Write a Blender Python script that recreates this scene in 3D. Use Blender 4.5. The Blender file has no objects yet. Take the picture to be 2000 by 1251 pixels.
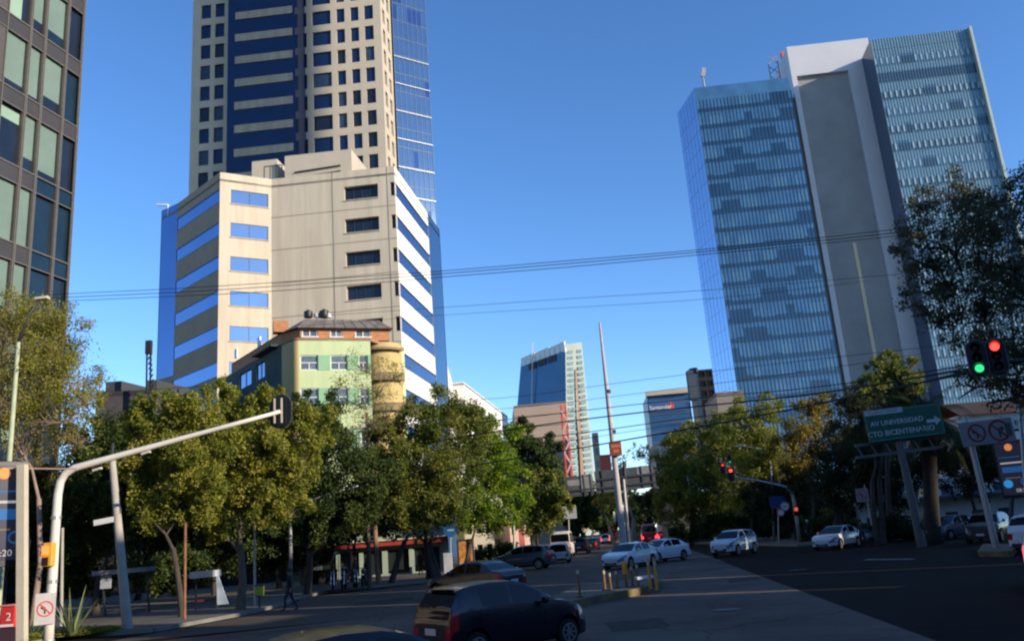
import bpy, math, random
import numpy as np
from mathutils import Vector, Matrix
random.seed(7); RNG=np.random.default_rng(11)
S=bpy.context.scene; COL=S.collection
rad=math.radians
# ------------------------------------------------------------------ camera
F=1634.; CX,CY=1000.,625.5; HC=2.3
_up=Vector((516.-CX,-(-5710.-CY),-F)).normalized()
_y=(Vector((0,0,-1))-_up*Vector((0,0,-1)).dot(_up)).normalized()
_x=_y.cross(_up)
R=Matrix((_x,_y,_up))
EYE=Vector((0,0,HC))
def ray(x,y): return R@Vector((x-CX,-(y-CY),-F))
def at(x,y,Y):
    d=ray(x,y); return d*(Y/d.y)+EYE
def gr(x,y,z=0.0):
    d=ray(x,y); return d*((z-HC)/d.z)+EYE
def dirv(az): return Vector((math.sin(rad(az)),math.cos(rad(az)),0))
def hit(A,az,x,y):
    """point of the vertical plane through A running along az that is seen at pixel x,y"""
    d=ray(x,y); u=dirv(az); n=Vector((u.y,-u.x,0))
    t=(Vector((A[0],A[1],0))-Vector((0,0,0))).dot(n)/d.dot(n)
    return d*t+EYE
def zat(P,x,y):
    """height of the point above P (xy) seen at row y (approximately column x)"""
    d=ray(x,y); return HC+d.z*math.hypot(P[0],P[1])/math.hypot(d.x,d.y)
cam=bpy.data.cameras.new('camera'); co=bpy.data.objects.new('camera',cam); COL.objects.link(co)
cam.sensor_width=36; cam.lens=F/2000*36; cam.clip_end=6000; cam.clip_start=.1
M=R.to_4x4(); M.translation=EYE; co.matrix_world=M; S.camera=co
# ------------------------------------------------------------------ materials
MATS={}
def mat(name,col,rough=.8,metal=0,var=.12,scale=3.0,ior=1.45,emit=None,es=0,bump=0,spec=.5,stretch=None,coat=0,dark=None):
    if name in MATS: return MATS[name]
    m=bpy.data.materials.new(name); m.use_nodes=True; nt=m.node_tree; b=nt.nodes['Principled BSDF']
    b.inputs['Roughness'].default_value=rough; b.inputs['Metallic'].default_value=metal; b.inputs['IOR'].default_value=ior
    b.inputs['Specular IOR Level'].default_value=spec; b.inputs['Coat Weight'].default_value=coat; b.inputs['Coat Roughness'].default_value=.04
    tc=nt.nodes.new('ShaderNodeTexCoord'); src=tc.outputs['Object']
    if stretch:
        mp=nt.nodes.new('ShaderNodeMapping'); mp.inputs['Scale'].default_value=stretch
        nt.links.new(src,mp.inputs['Vector']); src=mp.outputs['Vector']
    nz=nt.nodes.new('ShaderNodeTexNoise'); nz.inputs['Scale'].default_value=scale; nz.inputs['Detail'].default_value=7; nz.inputs['Roughness'].default_value=.62
    nt.links.new(src,nz.inputs['Vector'])
    rp=nt.nodes.new('ShaderNodeValToRGB'); c=Vector(col[:3])
    lo=c*(1-var) if dark is None else Vector(dark)
    hi=c*(1+var)
    rp.color_ramp.elements[0].position=.3; rp.color_ramp.elements[1].position=.72
    rp.color_ramp.elements[0].color=(*lo,1); rp.color_ramp.elements[1].color=(*[min(1,v) for v in hi],1)
    nt.links.new(nz.outputs['Fac'],rp.inputs['Fac']); nt.links.new(rp.outputs['Color'],b.inputs['Base Color'])
    if bump:
        bp=nt.nodes.new('ShaderNodeBump'); bp.inputs['Strength'].default_value=bump; bp.inputs['Distance'].default_value=.02
        n2=nt.nodes.new('ShaderNodeTexNoise'); n2.inputs['Scale'].default_value=scale*14; n2.inputs['Detail'].default_value=4
        nt.links.new(src,n2.inputs['Vector']); nt.links.new(n2.outputs['Fac'],bp.inputs['Height']); nt.links.new(bp.outputs['Normal'],b.inputs['Normal'])
    if emit:
        b.inputs['Emission Color'].default_value=(*emit,1); b.inputs['Emission Strength'].default_value=es
    MATS[name]=m; return m
def leafmat(name,cols,trans=.3):
    if name in MATS: return MATS[name]
    m=bpy.data.materials.new(name); m.use_nodes=True; nt=m.node_tree; nt.nodes.remove(nt.nodes['Principled BSDF'])
    a=nt.nodes.new('ShaderNodeAttribute'); a.attribute_name='tint'
    rp=nt.nodes.new('ShaderNodeValToRGB'); e=rp.color_ramp.elements
    while len(e)<len(cols): e.new(.5)
    for i,c in enumerate(cols):
        e[i].position=i/(len(cols)-1); e[i].color=(*c,1)
    nt.links.new(a.outputs['Fac'],rp.inputs['Fac'])
    d=nt.nodes.new('ShaderNodeBsdfDiffuse'); t=nt.nodes.new('ShaderNodeBsdfTranslucent'); g=nt.nodes.new('ShaderNodeBsdfGlossy'); g.inputs['Roughness'].default_value=.45
    mx=nt.nodes.new('ShaderNodeMixShader'); mx.inputs[0].default_value=trans
    m2=nt.nodes.new('ShaderNodeMixShader'); m2.inputs[0].default_value=.008
    nt.links.new(rp.outputs['Color'],d.inputs['Color']); nt.links.new(rp.outputs['Color'],t.inputs['Color'])
    nt.links.new(d.outputs[0],mx.inputs[1]); nt.links.new(t.outputs[0],mx.inputs[2])
    nt.links.new(mx.outputs[0],m2.inputs[1]); nt.links.new(g.outputs[0],m2.inputs[2])
    nt.links.new(m2.outputs[0],nt.nodes['Material Output'].inputs['Surface'])
    MATS[name]=m; return m
# ------------------------------------------------------------------ objects
def thing(name,label,cat,loc=(0,0,0),rz=0,group=None):
    o=bpy.data.objects.new(name,None); COL.objects.link(o); o.location=loc; o.rotation_euler=(0,0,rz)
    o['label']=label; o['category']=cat
    if group: o['group']=group
    o.empty_display_size=.2
    return o
def rootloc(o):
    while o.parent: o=o.parent
    return Vector(o.location)
class MB:
    def __init__(s): s.v=[]; s.f=[]; s.m=[]
    def face(s,pts,mi=0):
        b=len(s.v); s.v+= [tuple(p) for p in pts]; s.f.append(tuple(range(b,b+len(pts)))); s.m.append(mi)
    def box(s,c,d,u=(1,0,0),w=(0,1,0),mi=0):
        """box at centre c, full sizes d along u, w, and u x w"""
        c=Vector(c); u=Vector(u).normalized(); w=Vector(w).normalized(); n=u.cross(w)
        b=len(s.v)
        for i in (-.5,.5):
            for j in (-.5,.5):
                for k in (-.5,.5): s.v.append(tuple(c+u*d[0]*i+w*d[1]*j+n*d[2]*k))
        for q in ((0,1,3,2),(4,6,7,5),(0,4,5,1),(2,3,7,6),(0,2,6,4),(1,5,7,3)): s.f.append(tuple(b+i for i in q)); s.m.append(mi)
        return s
    def bar(s,a,b,w,h=None,mi=0):
        a=Vector(a); b=Vector(b); d=b-a; L=d.length; d.normalize()
        r=Vector((0,0,1)) if abs(d.z)<.95 else Vector((0,1,0))
        u=d.cross(r).normalized(); s.box((a+b)/2,(L,w,h or w),d,u,mi); return s
    def tube(s,pts,rads,n=8,mi=0,cap=True):
        pts=[Vector(p) for p in pts]
        if not hasattr(rads,'__len__'): rads=[rads]*len(pts)
        b0=len(s.v); up=None
        for i,p in enumerate(pts):
            d=(pts[min(i+1,len(pts)-1)]-pts[max(i-1,0)]).normalized()
            if up is None:
                r=Vector((0,0,1)) if abs(d.z)<.9 else Vector((1,0,0)); up=d.cross(r).normalized()
            up=(up-d*up.dot(d))
            if up.length<1e-5: up=d.orthogonal()
            up.normalize(); w=d.cross(up)
            for k in range(n):
                a=2*math.pi*k/n; s.v.append(tuple(p+(up*math.cos(a)+w*math.sin(a))*rads[i]))
        for i in range(len(pts)-1):
            for k in range(n):
                a=b0+i*n+k; b=b0+i*n+(k+1)%n; s.f.append((a,b,b+n,a+n)); s.m.append(mi)
        if cap:
            s.f.append(tuple(b0+k for k in range(n))[::-1]); s.m.append(mi)
            e=b0+(len(pts)-1)*n; s.f.append(tuple(e+k for k in range(n))); s.m.append(mi)
        return s
    def lathe(s,c,axis,prof,n=20,mi=0):
        """prof: list of (distance along axis, radius)"""
        c=Vector(c); ax=Vector(axis).normalized()
        u=ax.orthogonal().normalized(); w=ax.cross(u); b0=len(s.v)
        for h,r in prof:
            for k in range(n):
                a=2*math.pi*k/n; s.v.append(tuple(c+ax*h+(u*math.cos(a)+w*math.sin(a))*r))
        for i in range(len(prof)-1):
            for k in range(n):
                a=b0+i*n+k; b=b0+i*n+(k+1)%n; s.f.append((a,b,b+n,a+n)); s.m.append(mi)
        s.f.append(tuple(b0+k for k in range(n))[::-1]); s.m.append(mi)
        e=b0+(len(prof)-1)*n; s.f.append(tuple(e+k for k in range(n))); s.m.append(mi)
        return s
    def prism(s,poly,z0,z1,mi=0):
        """vertical prism over an xy polygon; z1 may be a list"""
        n=len(poly); zt=z1 if hasattr(z1,'__len__') else [z1]*n; b=len(s.v)
        s.v+=[(p[0],p[1],z0) for p in poly]+[(p[0],p[1],zt[i]) for i,p in enumerate(poly)]
        for i in range(n):
            j=(i+1)%n; s.f.append((b+i,b+j,b+n+j,b+n+i)); s.m.append(mi)
        s.f.append(tuple(b+n+i for i in range(n))); s.m.append(mi)
        s.f.append(tuple(b+n-1-i for i in range(n))); s.m.append(mi); return s
    def build(s,name,mats,parent=None,smooth=False,local=False,bevel=0,fixn=True):
        me=bpy.data.meshes.new(name)
        v=np.array(s.v,dtype=float)
        if parent is not None and not local: v=v-np.array(rootloc(parent))
        me.from_pydata(v.tolist(),[],s.f)
        if not isinstance(mats,(list,tuple)): mats=[mats]
        for m in mats: me.materials.append(m)
        if len(mats)>1: me.polygons.foreach_set('material_index',s.m)
        me.update()
        if smooth:
            me.shade_smooth(); 
        o=bpy.data.objects.new(name,me); COL.objects.link(o); o.parent=parent
        if smooth=='auto':
            me.set_sharp_from_angle(angle=rad(35))
        if bevel:
            b=o.modifiers.new('bevel','BEVEL'); b.width=bevel; b.segments=2; b.limit_method='ANGLE'
        return o
def solo(o,label,cat,group=None,kind=None):
    o['label']=label; o['category']=cat
    if group: o['group']=group
    if kind: o['kind']=kind
    return o
def structure(o,kind='structure'): o['kind']=kind; return o
def dup(root,loc,rz,label,group=None):
    r=root.copy(); COL.objects.link(r); r.location=loc; r.rotation_euler=(0,0,rz); r['label']=label
    if group: r['group']=group
    for ch in list(root.children):
        c=ch.copy(); COL.objects.link(c); c.parent=r
        for g in list(ch.children):
            d=g.copy(); COL.objects.link(d); d.parent=c
    return r
def text(name,body,size,mt,parent,origin,u,v,depth=.004,align='CENTER',bold=0.0):
    """mesh lettering lying in the plane of unit vectors u (right) and v (up), in world coordinates"""
    cu=bpy.data.curves.new(name,'FONT'); cu.body=body; cu.size=size; cu.extrude=depth; cu.align_x=align; cu.align_y='CENTER'; cu.offset=bold
    t=bpy.data.objects.new('t',cu); COL.objects.link(t)
    dg=bpy.context.evaluated_depsgraph_get(); me=bpy.data.meshes.new_from_object(t.evaluated_get(dg)); bpy.data.objects.remove(t); bpy.data.curves.remove(cu)
    u=Vector(u).normalized(); v=Vector(v).normalized(); n=u.cross(v)
    m=Matrix((u,v,n)).transposed().to_4x4(); m.translation=Vector(origin)-(rootloc(parent) if parent else Vector())
    me.transform(m); me.materials.clear(); me.materials.append(mt)
    o=bpy.data.objects.new(name,me); COL.objects.link(o); o.parent=parent; return o
def ring(mb,c,n,r0,r1,seg=28,mi=0,th=.01):
    c=Vector(c); n=Vector(n).normalized(); u=n.orthogonal().normalized(); w=n.cross(u)
    for k in range(seg):
        a,b=2*math.pi*k/seg,2*math.pi*(k+1)/seg
        p=[c+(u*math.cos(t)+w*math.sin(t))*r+n*th for t,r in ((a,r0),(a,r1),(b,r1),(b,r0))]
        mb.face(p,mi)
# ------------------------------------------------------------------ facade with real openings
class Wins:
    """collects a building's windows: the hundred that show largest become parts, the rest one stuff part"""
    def __init__(s,parent,mats): s.p=parent; s.q=[]; s.mats=mats
    def add(s,pts,mi,name='window',blind=None): s.q.append((pts,mi,name,blind))
    def flush(s,limit=100):
        def key(w):
            c=(Vector(w[0][0])+Vector(w[0][2]))/2; return (Vector(w[0][0])-Vector(w[0][2])).length/(c-EYE).length
        s.q.sort(key=key,reverse=True)
        for pts,mi,name,blind in s.q[:limit]:
            m=MB(); m.face(pts); o=m.build(name,s.mats[mi],s.p)
            if blind:
                b=MB()
                for bp in blind[0]: b=MB(); b.face(bp); b.build('blind',blind[1],o)
        if len(s.q)>limit:
            m=MB()
            for pts,mi,name,blind in s.q[limit:]: m.face(pts,mi)
            structure(m.build('far_window',s.mats,s.p),'stuff')
def facade(mb,A,B,us,zs,win,depth,wins=None,mi=0,flat=False,rmi=None):
    """wall from A (left) to B (right) as seen from outside; us, zs are break lines; win(i,j) gives a glass index or None"""
    A=Vector((A[0],A[1],0)); B=Vector((B[0],B[1],0)); d=(B-A); L=d.length; d.normalize(); n=Vector((d.y,-d.x,0))
    us=[u*L if max(us)<=1.0001 else u for u in us]
    P=lambda u,z,k=0: A+d*u+Vector((0,0,z))-n*k
    rmi=mi if rmi is None else rmi
    for i in range(len(us)-1):
        for j in range(len(zs)-1):
            a,b,c,e=us[i],us[i+1],zs[j],zs[j+1]
            w=win(i,j)
            if w is None: mb.face([P(a,c),P(b,c),P(b,e),P(a,e)],mi)
            else:
                mb.face([P(a,c),P(b,c),P(b,c,depth),P(a,c,depth)],rmi); mb.face([P(a,e,depth),P(b,e,depth),P(b,e),P(a,e)],rmi)
                mb.face([P(a,c),P(a,c,depth),P(a,e,depth),P(a,e)],rmi); mb.face([P(b,c,depth),P(b,c),P(b,e),P(b,e,depth)],rmi)
                wins.add([P(a,c,depth),P(b,c,depth),P(b,e,depth),P(a,e,depth)],w)
    return P,L
def cycle(pitch_list,n):
    out=[0]
    for k in range(n):
        for p in pitch_list: out.append(out[-1]+p)
    return out
def xy(p): return Vector((p[0],p[1],0))
# ------------------------------------------------------------------ sky and sun
SUN_AZ,SUN_EL=118.,17.
S.view_settings.view_transform='Standard'; S.view_settings.look='None'; S.view_settings.gamma=1; S.view_settings.exposure=0.95
w=bpy.data.worlds.new('World'); S.world=w; w.use_nodes=True; nt=w.node_tree
sk=nt.nodes.new('ShaderNodeTexSky'); sk.sky_type='NISHITA'; sk.sun_disc=False; sk.sun_elevation=rad(SUN_EL); sk.sun_rotation=rad(SUN_AZ)
sk.altitude=2200; sk.air_density=1.0; sk.dust_density=.25; sk.ozone_density=2.6
bg=nt.nodes['Background']; bg.inputs['Strength'].default_value=.15
hs=nt.nodes.new('ShaderNodeHueSaturation'); hs.inputs['Saturation'].default_value=1.17; hs.inputs['Value'].default_value=.97; hs.inputs['Hue'].default_value=.505
nt.links.new(sk.outputs[0],hs.inputs['Color']); nt.links.new(hs.outputs[0],bg.inputs[0])
sl=bpy.data.lights.new('sun','SUN'); sl.energy=3.5; sl.angle=rad(.5); sl.color=(1,.85,.66)
so=bpy.data.objects.new('sun',sl); COL.objects.link(so); so.location=(100,-60,120)
SD=Vector((math.sin(rad(SUN_AZ))*math.cos(rad(SUN_EL)),math.cos(rad(SUN_AZ))*math.cos(rad(SUN_EL)),math.sin(rad(SUN_EL))))
so.rotation_euler=(-SD).to_track_quat('-Z','Y').to_euler()
S.cycles.filter_width=2.2; S.cycles.max_bounces=6; S.cycles.diffuse_bounces=3; S.cycles.glossy_bounces=4; S.cycles.transparent_max_bounces=6
S.cycles.caustics_reflective=False; S.cycles.caustics_refractive=False; S.cycles.use_denoising=True
# ================================================================== buildings
Z=Vector((0,0,1))
G_DARK=mat('glass_dark',(.012,.017,.03),rough=.06,var=.3,scale=.3,ior=1.5)
G_NAVY=mat('glass_navy',(.008,.022,.075),rough=.12,var=.2,scale=.2,ior=1.45,metal=.0)
G_SKY=mat('glass_mirror_blue',(.13,.20,.36),rough=.05,metal=.92,var=.06,scale=.2)
G_STEEL=mat('glass_mirror_steel',(.20,.30,.40),rough=.06,metal=.9,var=.08,scale=.15)
G_MID=mat('glass_mid_blue',(.045,.13,.27),rough=.09,var=.25,scale=.25,ior=1.55)
G_DEEP=mat('glass_deep_blue',(.016,.055,.125),rough=.07,var=.25,scale=.25,ior=1.55)
G_PALE=mat('glass_blind_pale',(.065,.165,.29),rough=.16,var=.15,scale=.5,ior=1.5)
G_TEAL=mat('glass_pale_teal',(.15,.27,.37),rough=.14,var=.12,scale=.3,ior=1.5)
G_TDARK=mat('glass_teal_dark',(.03,.075,.13),rough=.09,var=.2,scale=.3,ior=1.55)
G_BRIGHT=mat('glass_mirror_bright',(.42,.48,.55),rough=.05,metal=.9,var=.08,scale=.2)
G_WHITE=mat('white_blind_behind_glass',(.30,.42,.50),rough=.25,var=.12,scale=.6)
CREAM=mat('cream_concrete',(.50,.435,.335),rough=.85,var=.15,scale=1.1,bump=.15,stretch=(1,1,.08))
CREAMW=mat('white_panel',(.72,.70,.65),rough=.7,var=.07,scale=.9,stretch=(1,1,.12))
STONE=mat('pale_stone_panel',(.45,.39,.305),rough=.75,var=.07,scale=.5,bump=.1)
GREYC=mat('raw_concrete',(.265,.272,.285),rough=.9,var=.16,scale=.12,bump=.2)
LAV=mat('pale_aluminium_panel',(.50,.51,.55),rough=.5,var=.05,scale=.2)
ROOF=mat('roof_felt',(.2,.19,.18),rough=.95,var=.2)
BROWNP=mat('brown_metal_panel',(.044,.040,.041),rough=.5,var=.15,scale=.5)
TANSTRIPE=mat('tan_stone_band',(.30,.225,.16),rough=.85,var=.1,scale=.5)
MULL=mat('mullion_bronze',(.10,.088,.08),rough=.45,metal=.3,var=.1)
DKMET=mat('dark_metal',(.035,.035,.04),rough=.5,metal=.4,var=.2)
BLINDG=mat('blind_grey_green',(.125,.185,.16),rough=.75,var=.1,scale=.6)
BLINDL=mat('blind_light_green',(.22,.33,.25),rough=.7,var=.08,scale=.6)
WHITE=mat('white_paint',(.74,.74,.72),rough=.5,var=.05)

def curtain(parent,A,B,z0,z1,st,ncol,pick,mats,sp_h,sp_mat,mull_mat,mull=.12,inset=0.0,band='window_band',mull_part='mullion_grid',minor=True):
    A=xy(A);B=xy(B); d=B-A; L=d.length; d.normalize(); n=Vector((d.y,-d.x,0)); ns=int(round((z1-z0)/st)); st=(z1-z0)/ns
    spm=MB(); mm=MB(); cw=L/ncol
    P=lambda u,z,k=0: A+d*u+Vector((0,0,z))+n*k
    for j in range(ns):
        zb=z0+j*st; m=MB()
        for i in range(ncol):
            for (a,b,k) in pick(i,ncol,j,ns):
                m.face([P(i*cw,zb+sp_h+(st-sp_h)*a),P((i+1)*cw,zb+sp_h+(st-sp_h)*a),P((i+1)*cw,zb+sp_h+(st-sp_h)*b),P(i*cw,zb+sp_h+(st-sp_h)*b)],k)
        m.build(band,mats,parent)
        if sp_h>0: spm=MB(); spm.face([P(0,zb),P(L,zb),P(L,zb+sp_h),P(0,zb+sp_h)]); spm.build('spandrel',sp_mat,parent)
        if minor: mm.box(P(L/2,zb+sp_h,.03),(L,.1,.06),d,Z)
    for i in range(ncol+1):
        mm.box(P(i*cw,(z0+z1)/2,.04),(mull,z1-z0,.1),d,Z)
    if mull_mat is not None: mm.build(mull_part,mull_mat,parent)
    return d,n,L

# ---------------------------------------------------------------- left glass office block (near left)
E1=at(145,325,47); fa=13.0
L1=(xy(hit(E1,fa,-25,0))-xy(E1)).length; A1=xy(E1)-dirv(fa)*L1; B1=xy(E1)
bld=thing('office_building','dark brown panelled glass office block with green blinds at the left edge','office building',(B1.x,B1.y,0))
zt=lambda y: zat(E1,150,y)
z_a,z_b=zat(E1,146,380),zat(E1,158,250); st1=(z_b-z_a)
wn=Wins(bld,[G_DARK,mat('glass_slate_navy',(.010,.024,.040),rough=.08,var=.3,scale=.3)]); wall=MB()
us=[0]; pat=[]
x=L1; cuts=[]
seq=[('corner',1.9),('p',.28),('w',2.35),('p',.28),('n',1.25),('p',.28)]
x=L1-1.15; cuts=[(x,L1,'c')]; k=0
while x>1.8:
    wd=[1.5,.9][k%2]; cuts.append((x-.2-wd,x-.2,'w')); x-=.2+wd; k+=1
edges=sorted(set([0.0]+[round(c,4) for a,b,_ in cuts for c in (a,b)]+[L1]))
zs=[0.0]; z=z_a
while z-st1>3: z-=st1
base=z; zz=[0,]; rows=[]
while z<E1.z+22:
    rows.append(z); z+=st1
for r in rows: zz+= [r-1.02,r]      # spandrel under each sill
zz=sorted(zz)
isw={}
for i in range(len(edges)-1):
    mid=(edges[i]+edges[i+1])/2
    isw[i]=any(a<mid<b for a,b,_ in cuts)
rg=random.Random(5)
d1=dirv(fa); n1=Vector((d1.y,-d1.x,0))
def win1(i,j): return None
for i in range(len(edges)-1):
    a,b=edges[i],edges[i+1]
    for j in range(len(zz)-1):
        c,e=zz[j],zz[j+1]; win_row=(e-c)>1.5
        P=lambda u,z,k=0: A1+d1*u+Vector((0,0,z))-n1*k
        lower_corner=(e<z_a+.5 and a>L1-3.4)
        if not isw[i] or not(win_row or lower_corner):
            wall.face([P(a,c),P(b,c),P(b,e),P(a,e)],0 if win_row is False else (1 if not isw[i] and win_row else 0)); continue
        dp=.16 if win_row else .05
        wall.face([P(a,c),P(b,c),P(b,c,dp),P(a,c,dp)],1); wall.face([P(a,e,dp),P(b,e,dp),P(b,e),P(a,e)],1)
        wall.face([P(a,c),P(a,c,dp),P(a,e,dp),P(a,e)],1); wall.face([P(b,c,dp),P(b,c),P(b,e),P(b,e,dp)],1)
        bl=None; r=rg.random(); fr=dp-.012
        if win_row and not lower_corner and not(b>L1-.5 and r<.75):
            m_=BLINDG if rg.random()<.74 else BLINDL; qs=[]
            if m_ is BLINDG:
                h=rg.choice([.75,.85,1,1,.9,.6]); qs.append([P(a+.04,e-(e-c)*h,fr),P(b-.04,e-(e-c)*h,fr),P(b-.04,e-.03,fr),P(a+.04,e-.03,fr)])
            else:
                h=rg.choice([.2,.25,.3]); s=rg.random()
                if s<.75: qs.append([P(a+.04,e-(e-c)*h,fr),P(b-.04,e-(e-c)*h,fr),P(b-.04,e-.2,fr),P(a+.04,e-.2,fr)])
                if s>.35: 
                    q=rg.uniform(.4,.7); qs.append([P(a+.1,c+.1,fr),P(a+(b-a)*q,c+.1,fr),P(a+(b-a)*q,c+(e-c)*.5,fr),P(a+.1,c+(e-c)*.5,fr)])
            bl=(qs,m_)
        wn.add([P(a,c,dp),P(b,c,dp),P(b,e,dp),P(a,e,dp)],1 if lower_corner else rg.choice([0,0,1]),'window',bl)
H1=zz[-1]
b1=[tuple(A1)[:2],tuple(B1)[:2],tuple(B1-n1*22)[:2],tuple(A1-n1*22)[:2]]
bw=MB()
for p,q in ((B1,B1-n1*22),(B1-n1*22,A1-n1*22),(A1-n1*22,A1)):
    wall.face([p,q,q+Z*H1,p+Z*H1],0)
wall.build('wall',[BROWNP,MULL],bld)
fm=MB()
for i in range(len(edges)-1):
    if not isw[i]:
        for e_ in (edges[i]+.05,edges[i+1]-.05):
            fm.box(A1+d1*e_+n1*.05+Z*(H1/2),(.05,.1,H1),d1,n1)
for r in rows:
    fm.box(A1+d1*(L1/2)+n1*.03+Z*r,(L1,.06,.07),d1,n1); fm.box(A1+d1*(L1/2)+n1*.03+Z*(r-1.02),(L1,.06,.05),d1,n1)
fm.build('window_frame',mat('frame_light_bronze',(.17,.155,.135),rough=.5,metal=.3),bld)
rf=MB(); rf.prism(b1,H1-.4,H1-.1); rf.build('roof',ROOF,bld)
wn.flush(100)

# ---------------------------------------------------------------- beige stepped block
A2=at(770,324,98); ZT2=A2.z
C2=hit(A2,-86,530,350); B2=hit(C2,60,430,334); D2=hit(B2,-46,347,405); E2=hit(D2,-56,315,435)
F2=hit(A2,8,836,432); G2=hit(F2,8,859,460)
mb2=thing('office_building','beige stepped office block with ribbon windows and a folded front behind the green house','office building',(A2.x,A2.y,0))
px=lambda q,az_,x,y: (xy(hit(q,az_,x,y)))
Wp=hit(A2,-86,703,370)
rt=[zat(Wp,703,y) for y in (362,427,491,556)]; rb=[zat(Wp,703,y) for y in (390,453,518,584)]
pit=(rt[0]-rt[3])/3; wh=sum(a-b for a,b in zip(rt,rb))/4; t0=rt[0]
zs2=[0]
k=0; lev=[]
while t0-k*pit-wh>3: lev.append((t0-k*pit-wh,t0-k*pit)); k+=1
for a,b in sorted(lev): zs2+=[a,b]
zs2.append(ZT2)
isrow=lambda j: j%2==1
w2=Wins(mb2,[G_DARK,G_SKY,G_STEEL,G_BRIGHT]); W=MB()
dC=lambda x,y: (px(A2,-86,x,y)-xy(C2)).length
LA=(xy(A2)-xy(C2)).length
us=[0,dC(672,375),dC(738,368),dC(762,360),LA]
facade(W,C2,A2,us,zs2,lambda i,j: 0 if isrow(j) and i in (1,3) else None,.55,w2)
LB=(xy(C2)-xy(B2)).length; dB=lambda x,y:(px(C2,60,x,y)-xy(B2)).length
facade(W,B2,C2,[0,dB(451,390),dB(524,397),LB],zs2,lambda i,j: 3 if isrow(j) and i==1 else None,.12,w2)
facade(W,D2,B2,[0,1.0],zs2,lambda i,j: 1 if isrow(j) else None,.06,w2,mi=2)
facade(W,A2,F2,[0,1.0],zs2,lambda i,j: 1 if isrow(j) else None,.08,w2,mi=1)
facade(W,E2,D2,[0,1.0],[0,zat(E2,320,742),ZT2],lambda i,j: 1 if j==1 else None,.04,w2,mi=2)
facade(W,F2,G2,[0,1.0],[0,6,ZT2],lambda i,j: 2 if j==1 else None,.04,w2,mi=1)
bk1=xy(G2)+dirv(-82)*26; bk2=xy(E2)+dirv(0)*12
for p,q in ((xy(G2),bk1),(bk1,bk2),(bk2,xy(E2))): W.face([p,q,q+Z*ZT2,p+Z*ZT2],0)
W.build('wall',[CREAM,CREAMW,TANSTRIPE],mb2)
poly=[tuple(p)[:2] for p in (E2,D2,B2,C2,A2,F2,G2,bk1,bk2)]
m=MB(); m.prism(poly,ZT2-1.2,ZT2-.9); m.build('roof',ROOF,mb2)
m=MB()      # panel joints and downpipe on the grey face
dd=(xy(A2)-xy(C2)).normalized(); nn=Vector((dd.y,-dd.x,0))
for a,b in lev[:7]: m.box(xy(C2)+dd*(LA/2)+nn*.012+Z*(a-1.3),(LA-.02,.03,.09),dd,nn)
for x_ in (650,758): m.box(xy(px(A2,-86,x_,400))+nn*.02+Z*(ZT2/2),(.07,.04,ZT2),dd,nn)
m.build('panel_joint',mat('joint_grey',(.25,.23,.2)),mb2)
def roofbox(name,x0,x1,yt,back,dep,matl,az_=-86):
    p=hit(xy(A2)+dirv(8)*back,az_,x0,yt); q=hit(xy(A2)+dirv(8)*back,az_,x1,yt); m=MB()
    P=[xy(p),xy(q),xy(q)+dirv(8)*dep,xy(p)+dirv(8)*dep]
    m.prism([tuple(v)[:2] for v in P],ZT2-1.0,(p.z+q.z)/2); return m.build(name,matl,mb2)
pb=roofbox('penthouse',556,686,298,7,8,STONE)
roofbox('plant_room',492,541,313,8,7,STONE)
m=MB(); p=hit(xy(A2)+dirv(8)*6.9,-86,575,337); q=hit(xy(A2)+dirv(8)*6.9,-86,665,323)
m.bar(p,q,.18); m.bar(p-Z*.8,q-Z*.8,.12); m.build('railing',DKMET,mb2)
m=MB(); p=hit(xy(A2)+dirv(8)*2,-86,516,338)
for i in range(4): m.bar(p+dirv(94)*i*.8-Z*1.2,p+dirv(94)*i*.8+Z*.9,.1)
m.bar(p+Z*.9,p+dirv(94)*2.4+Z*.9,.1); m.build('roof_ladder',DKMET,mb2)
m=MB(); p=xy(E2)*.6+xy(D2)*.4+Z*(ZT2-1.2); m.tube([p,p+Z*1.6],.06); m.bar(p+Z*1.6,p+Z*1.9+dirv(-82)*1.6,.35,.18); m.build('floodlight',WHITE,mb2)
def bandmull(name,A,B,step,off):
    A=xy(A);B=xy(B);d=(B-A);L=d.length;d.normalize();n=Vector((d.y,-d.x,0))
    for a,b in sorted(lev)[-7:]:
        m=MB(); k=step
        m.box(A+d*(L/2)-n*off+Z*(a+.06),(L-.02,.08,.09),d,n); m.box(A+d*(L/2)-n*off+Z*(b-.06),(L-.02,.08,.09),d,n); m.build(name,MULL2,mb2)
MULL2=mat('band_mullion',(.05,.075,.12),rough=.4,metal=.4)
bandmull('ribbon_frame',D2,B2,1.35,.03); bandmull('ribbon_frame',A2,F2,1.35,.04)
for x0_,x1_,az_,base,off in ((672,738,-86,A2,.5),(451,524,60,C2,.08)):
    p_,q_=px(base,az_,x0_,375),px(base,az_,x1_,375); d_=(q_-p_).normalized(); n_=Vector((d_.y,-d_.x,0)); l_=(q_-p_).length
    for a,b in sorted(lev)[-6:]:
        m=MB()
        for t in ((.01,.25,.5,.75,.99) if off>.3 else (.01,.5,.99)): m.box(p_+d_*l_*t-n_*off+Z*((a+b)/2),(.06,.05,b-a-.01),d_,n_)
        m.box(p_+d_*l_*.5-n_*off+Z*(a+.05),(l_-.02,.06,.07),d_,n_); m.build('window_frame',MULL2,mb2)
        m=MB(); m.box(p_+d_*l_*.5+n_*.06+Z*(a-.06),(l_+.2,.14,.09),d_,n_); m.build('sill',CREAM,mb2)
w2.flush(100)

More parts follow.
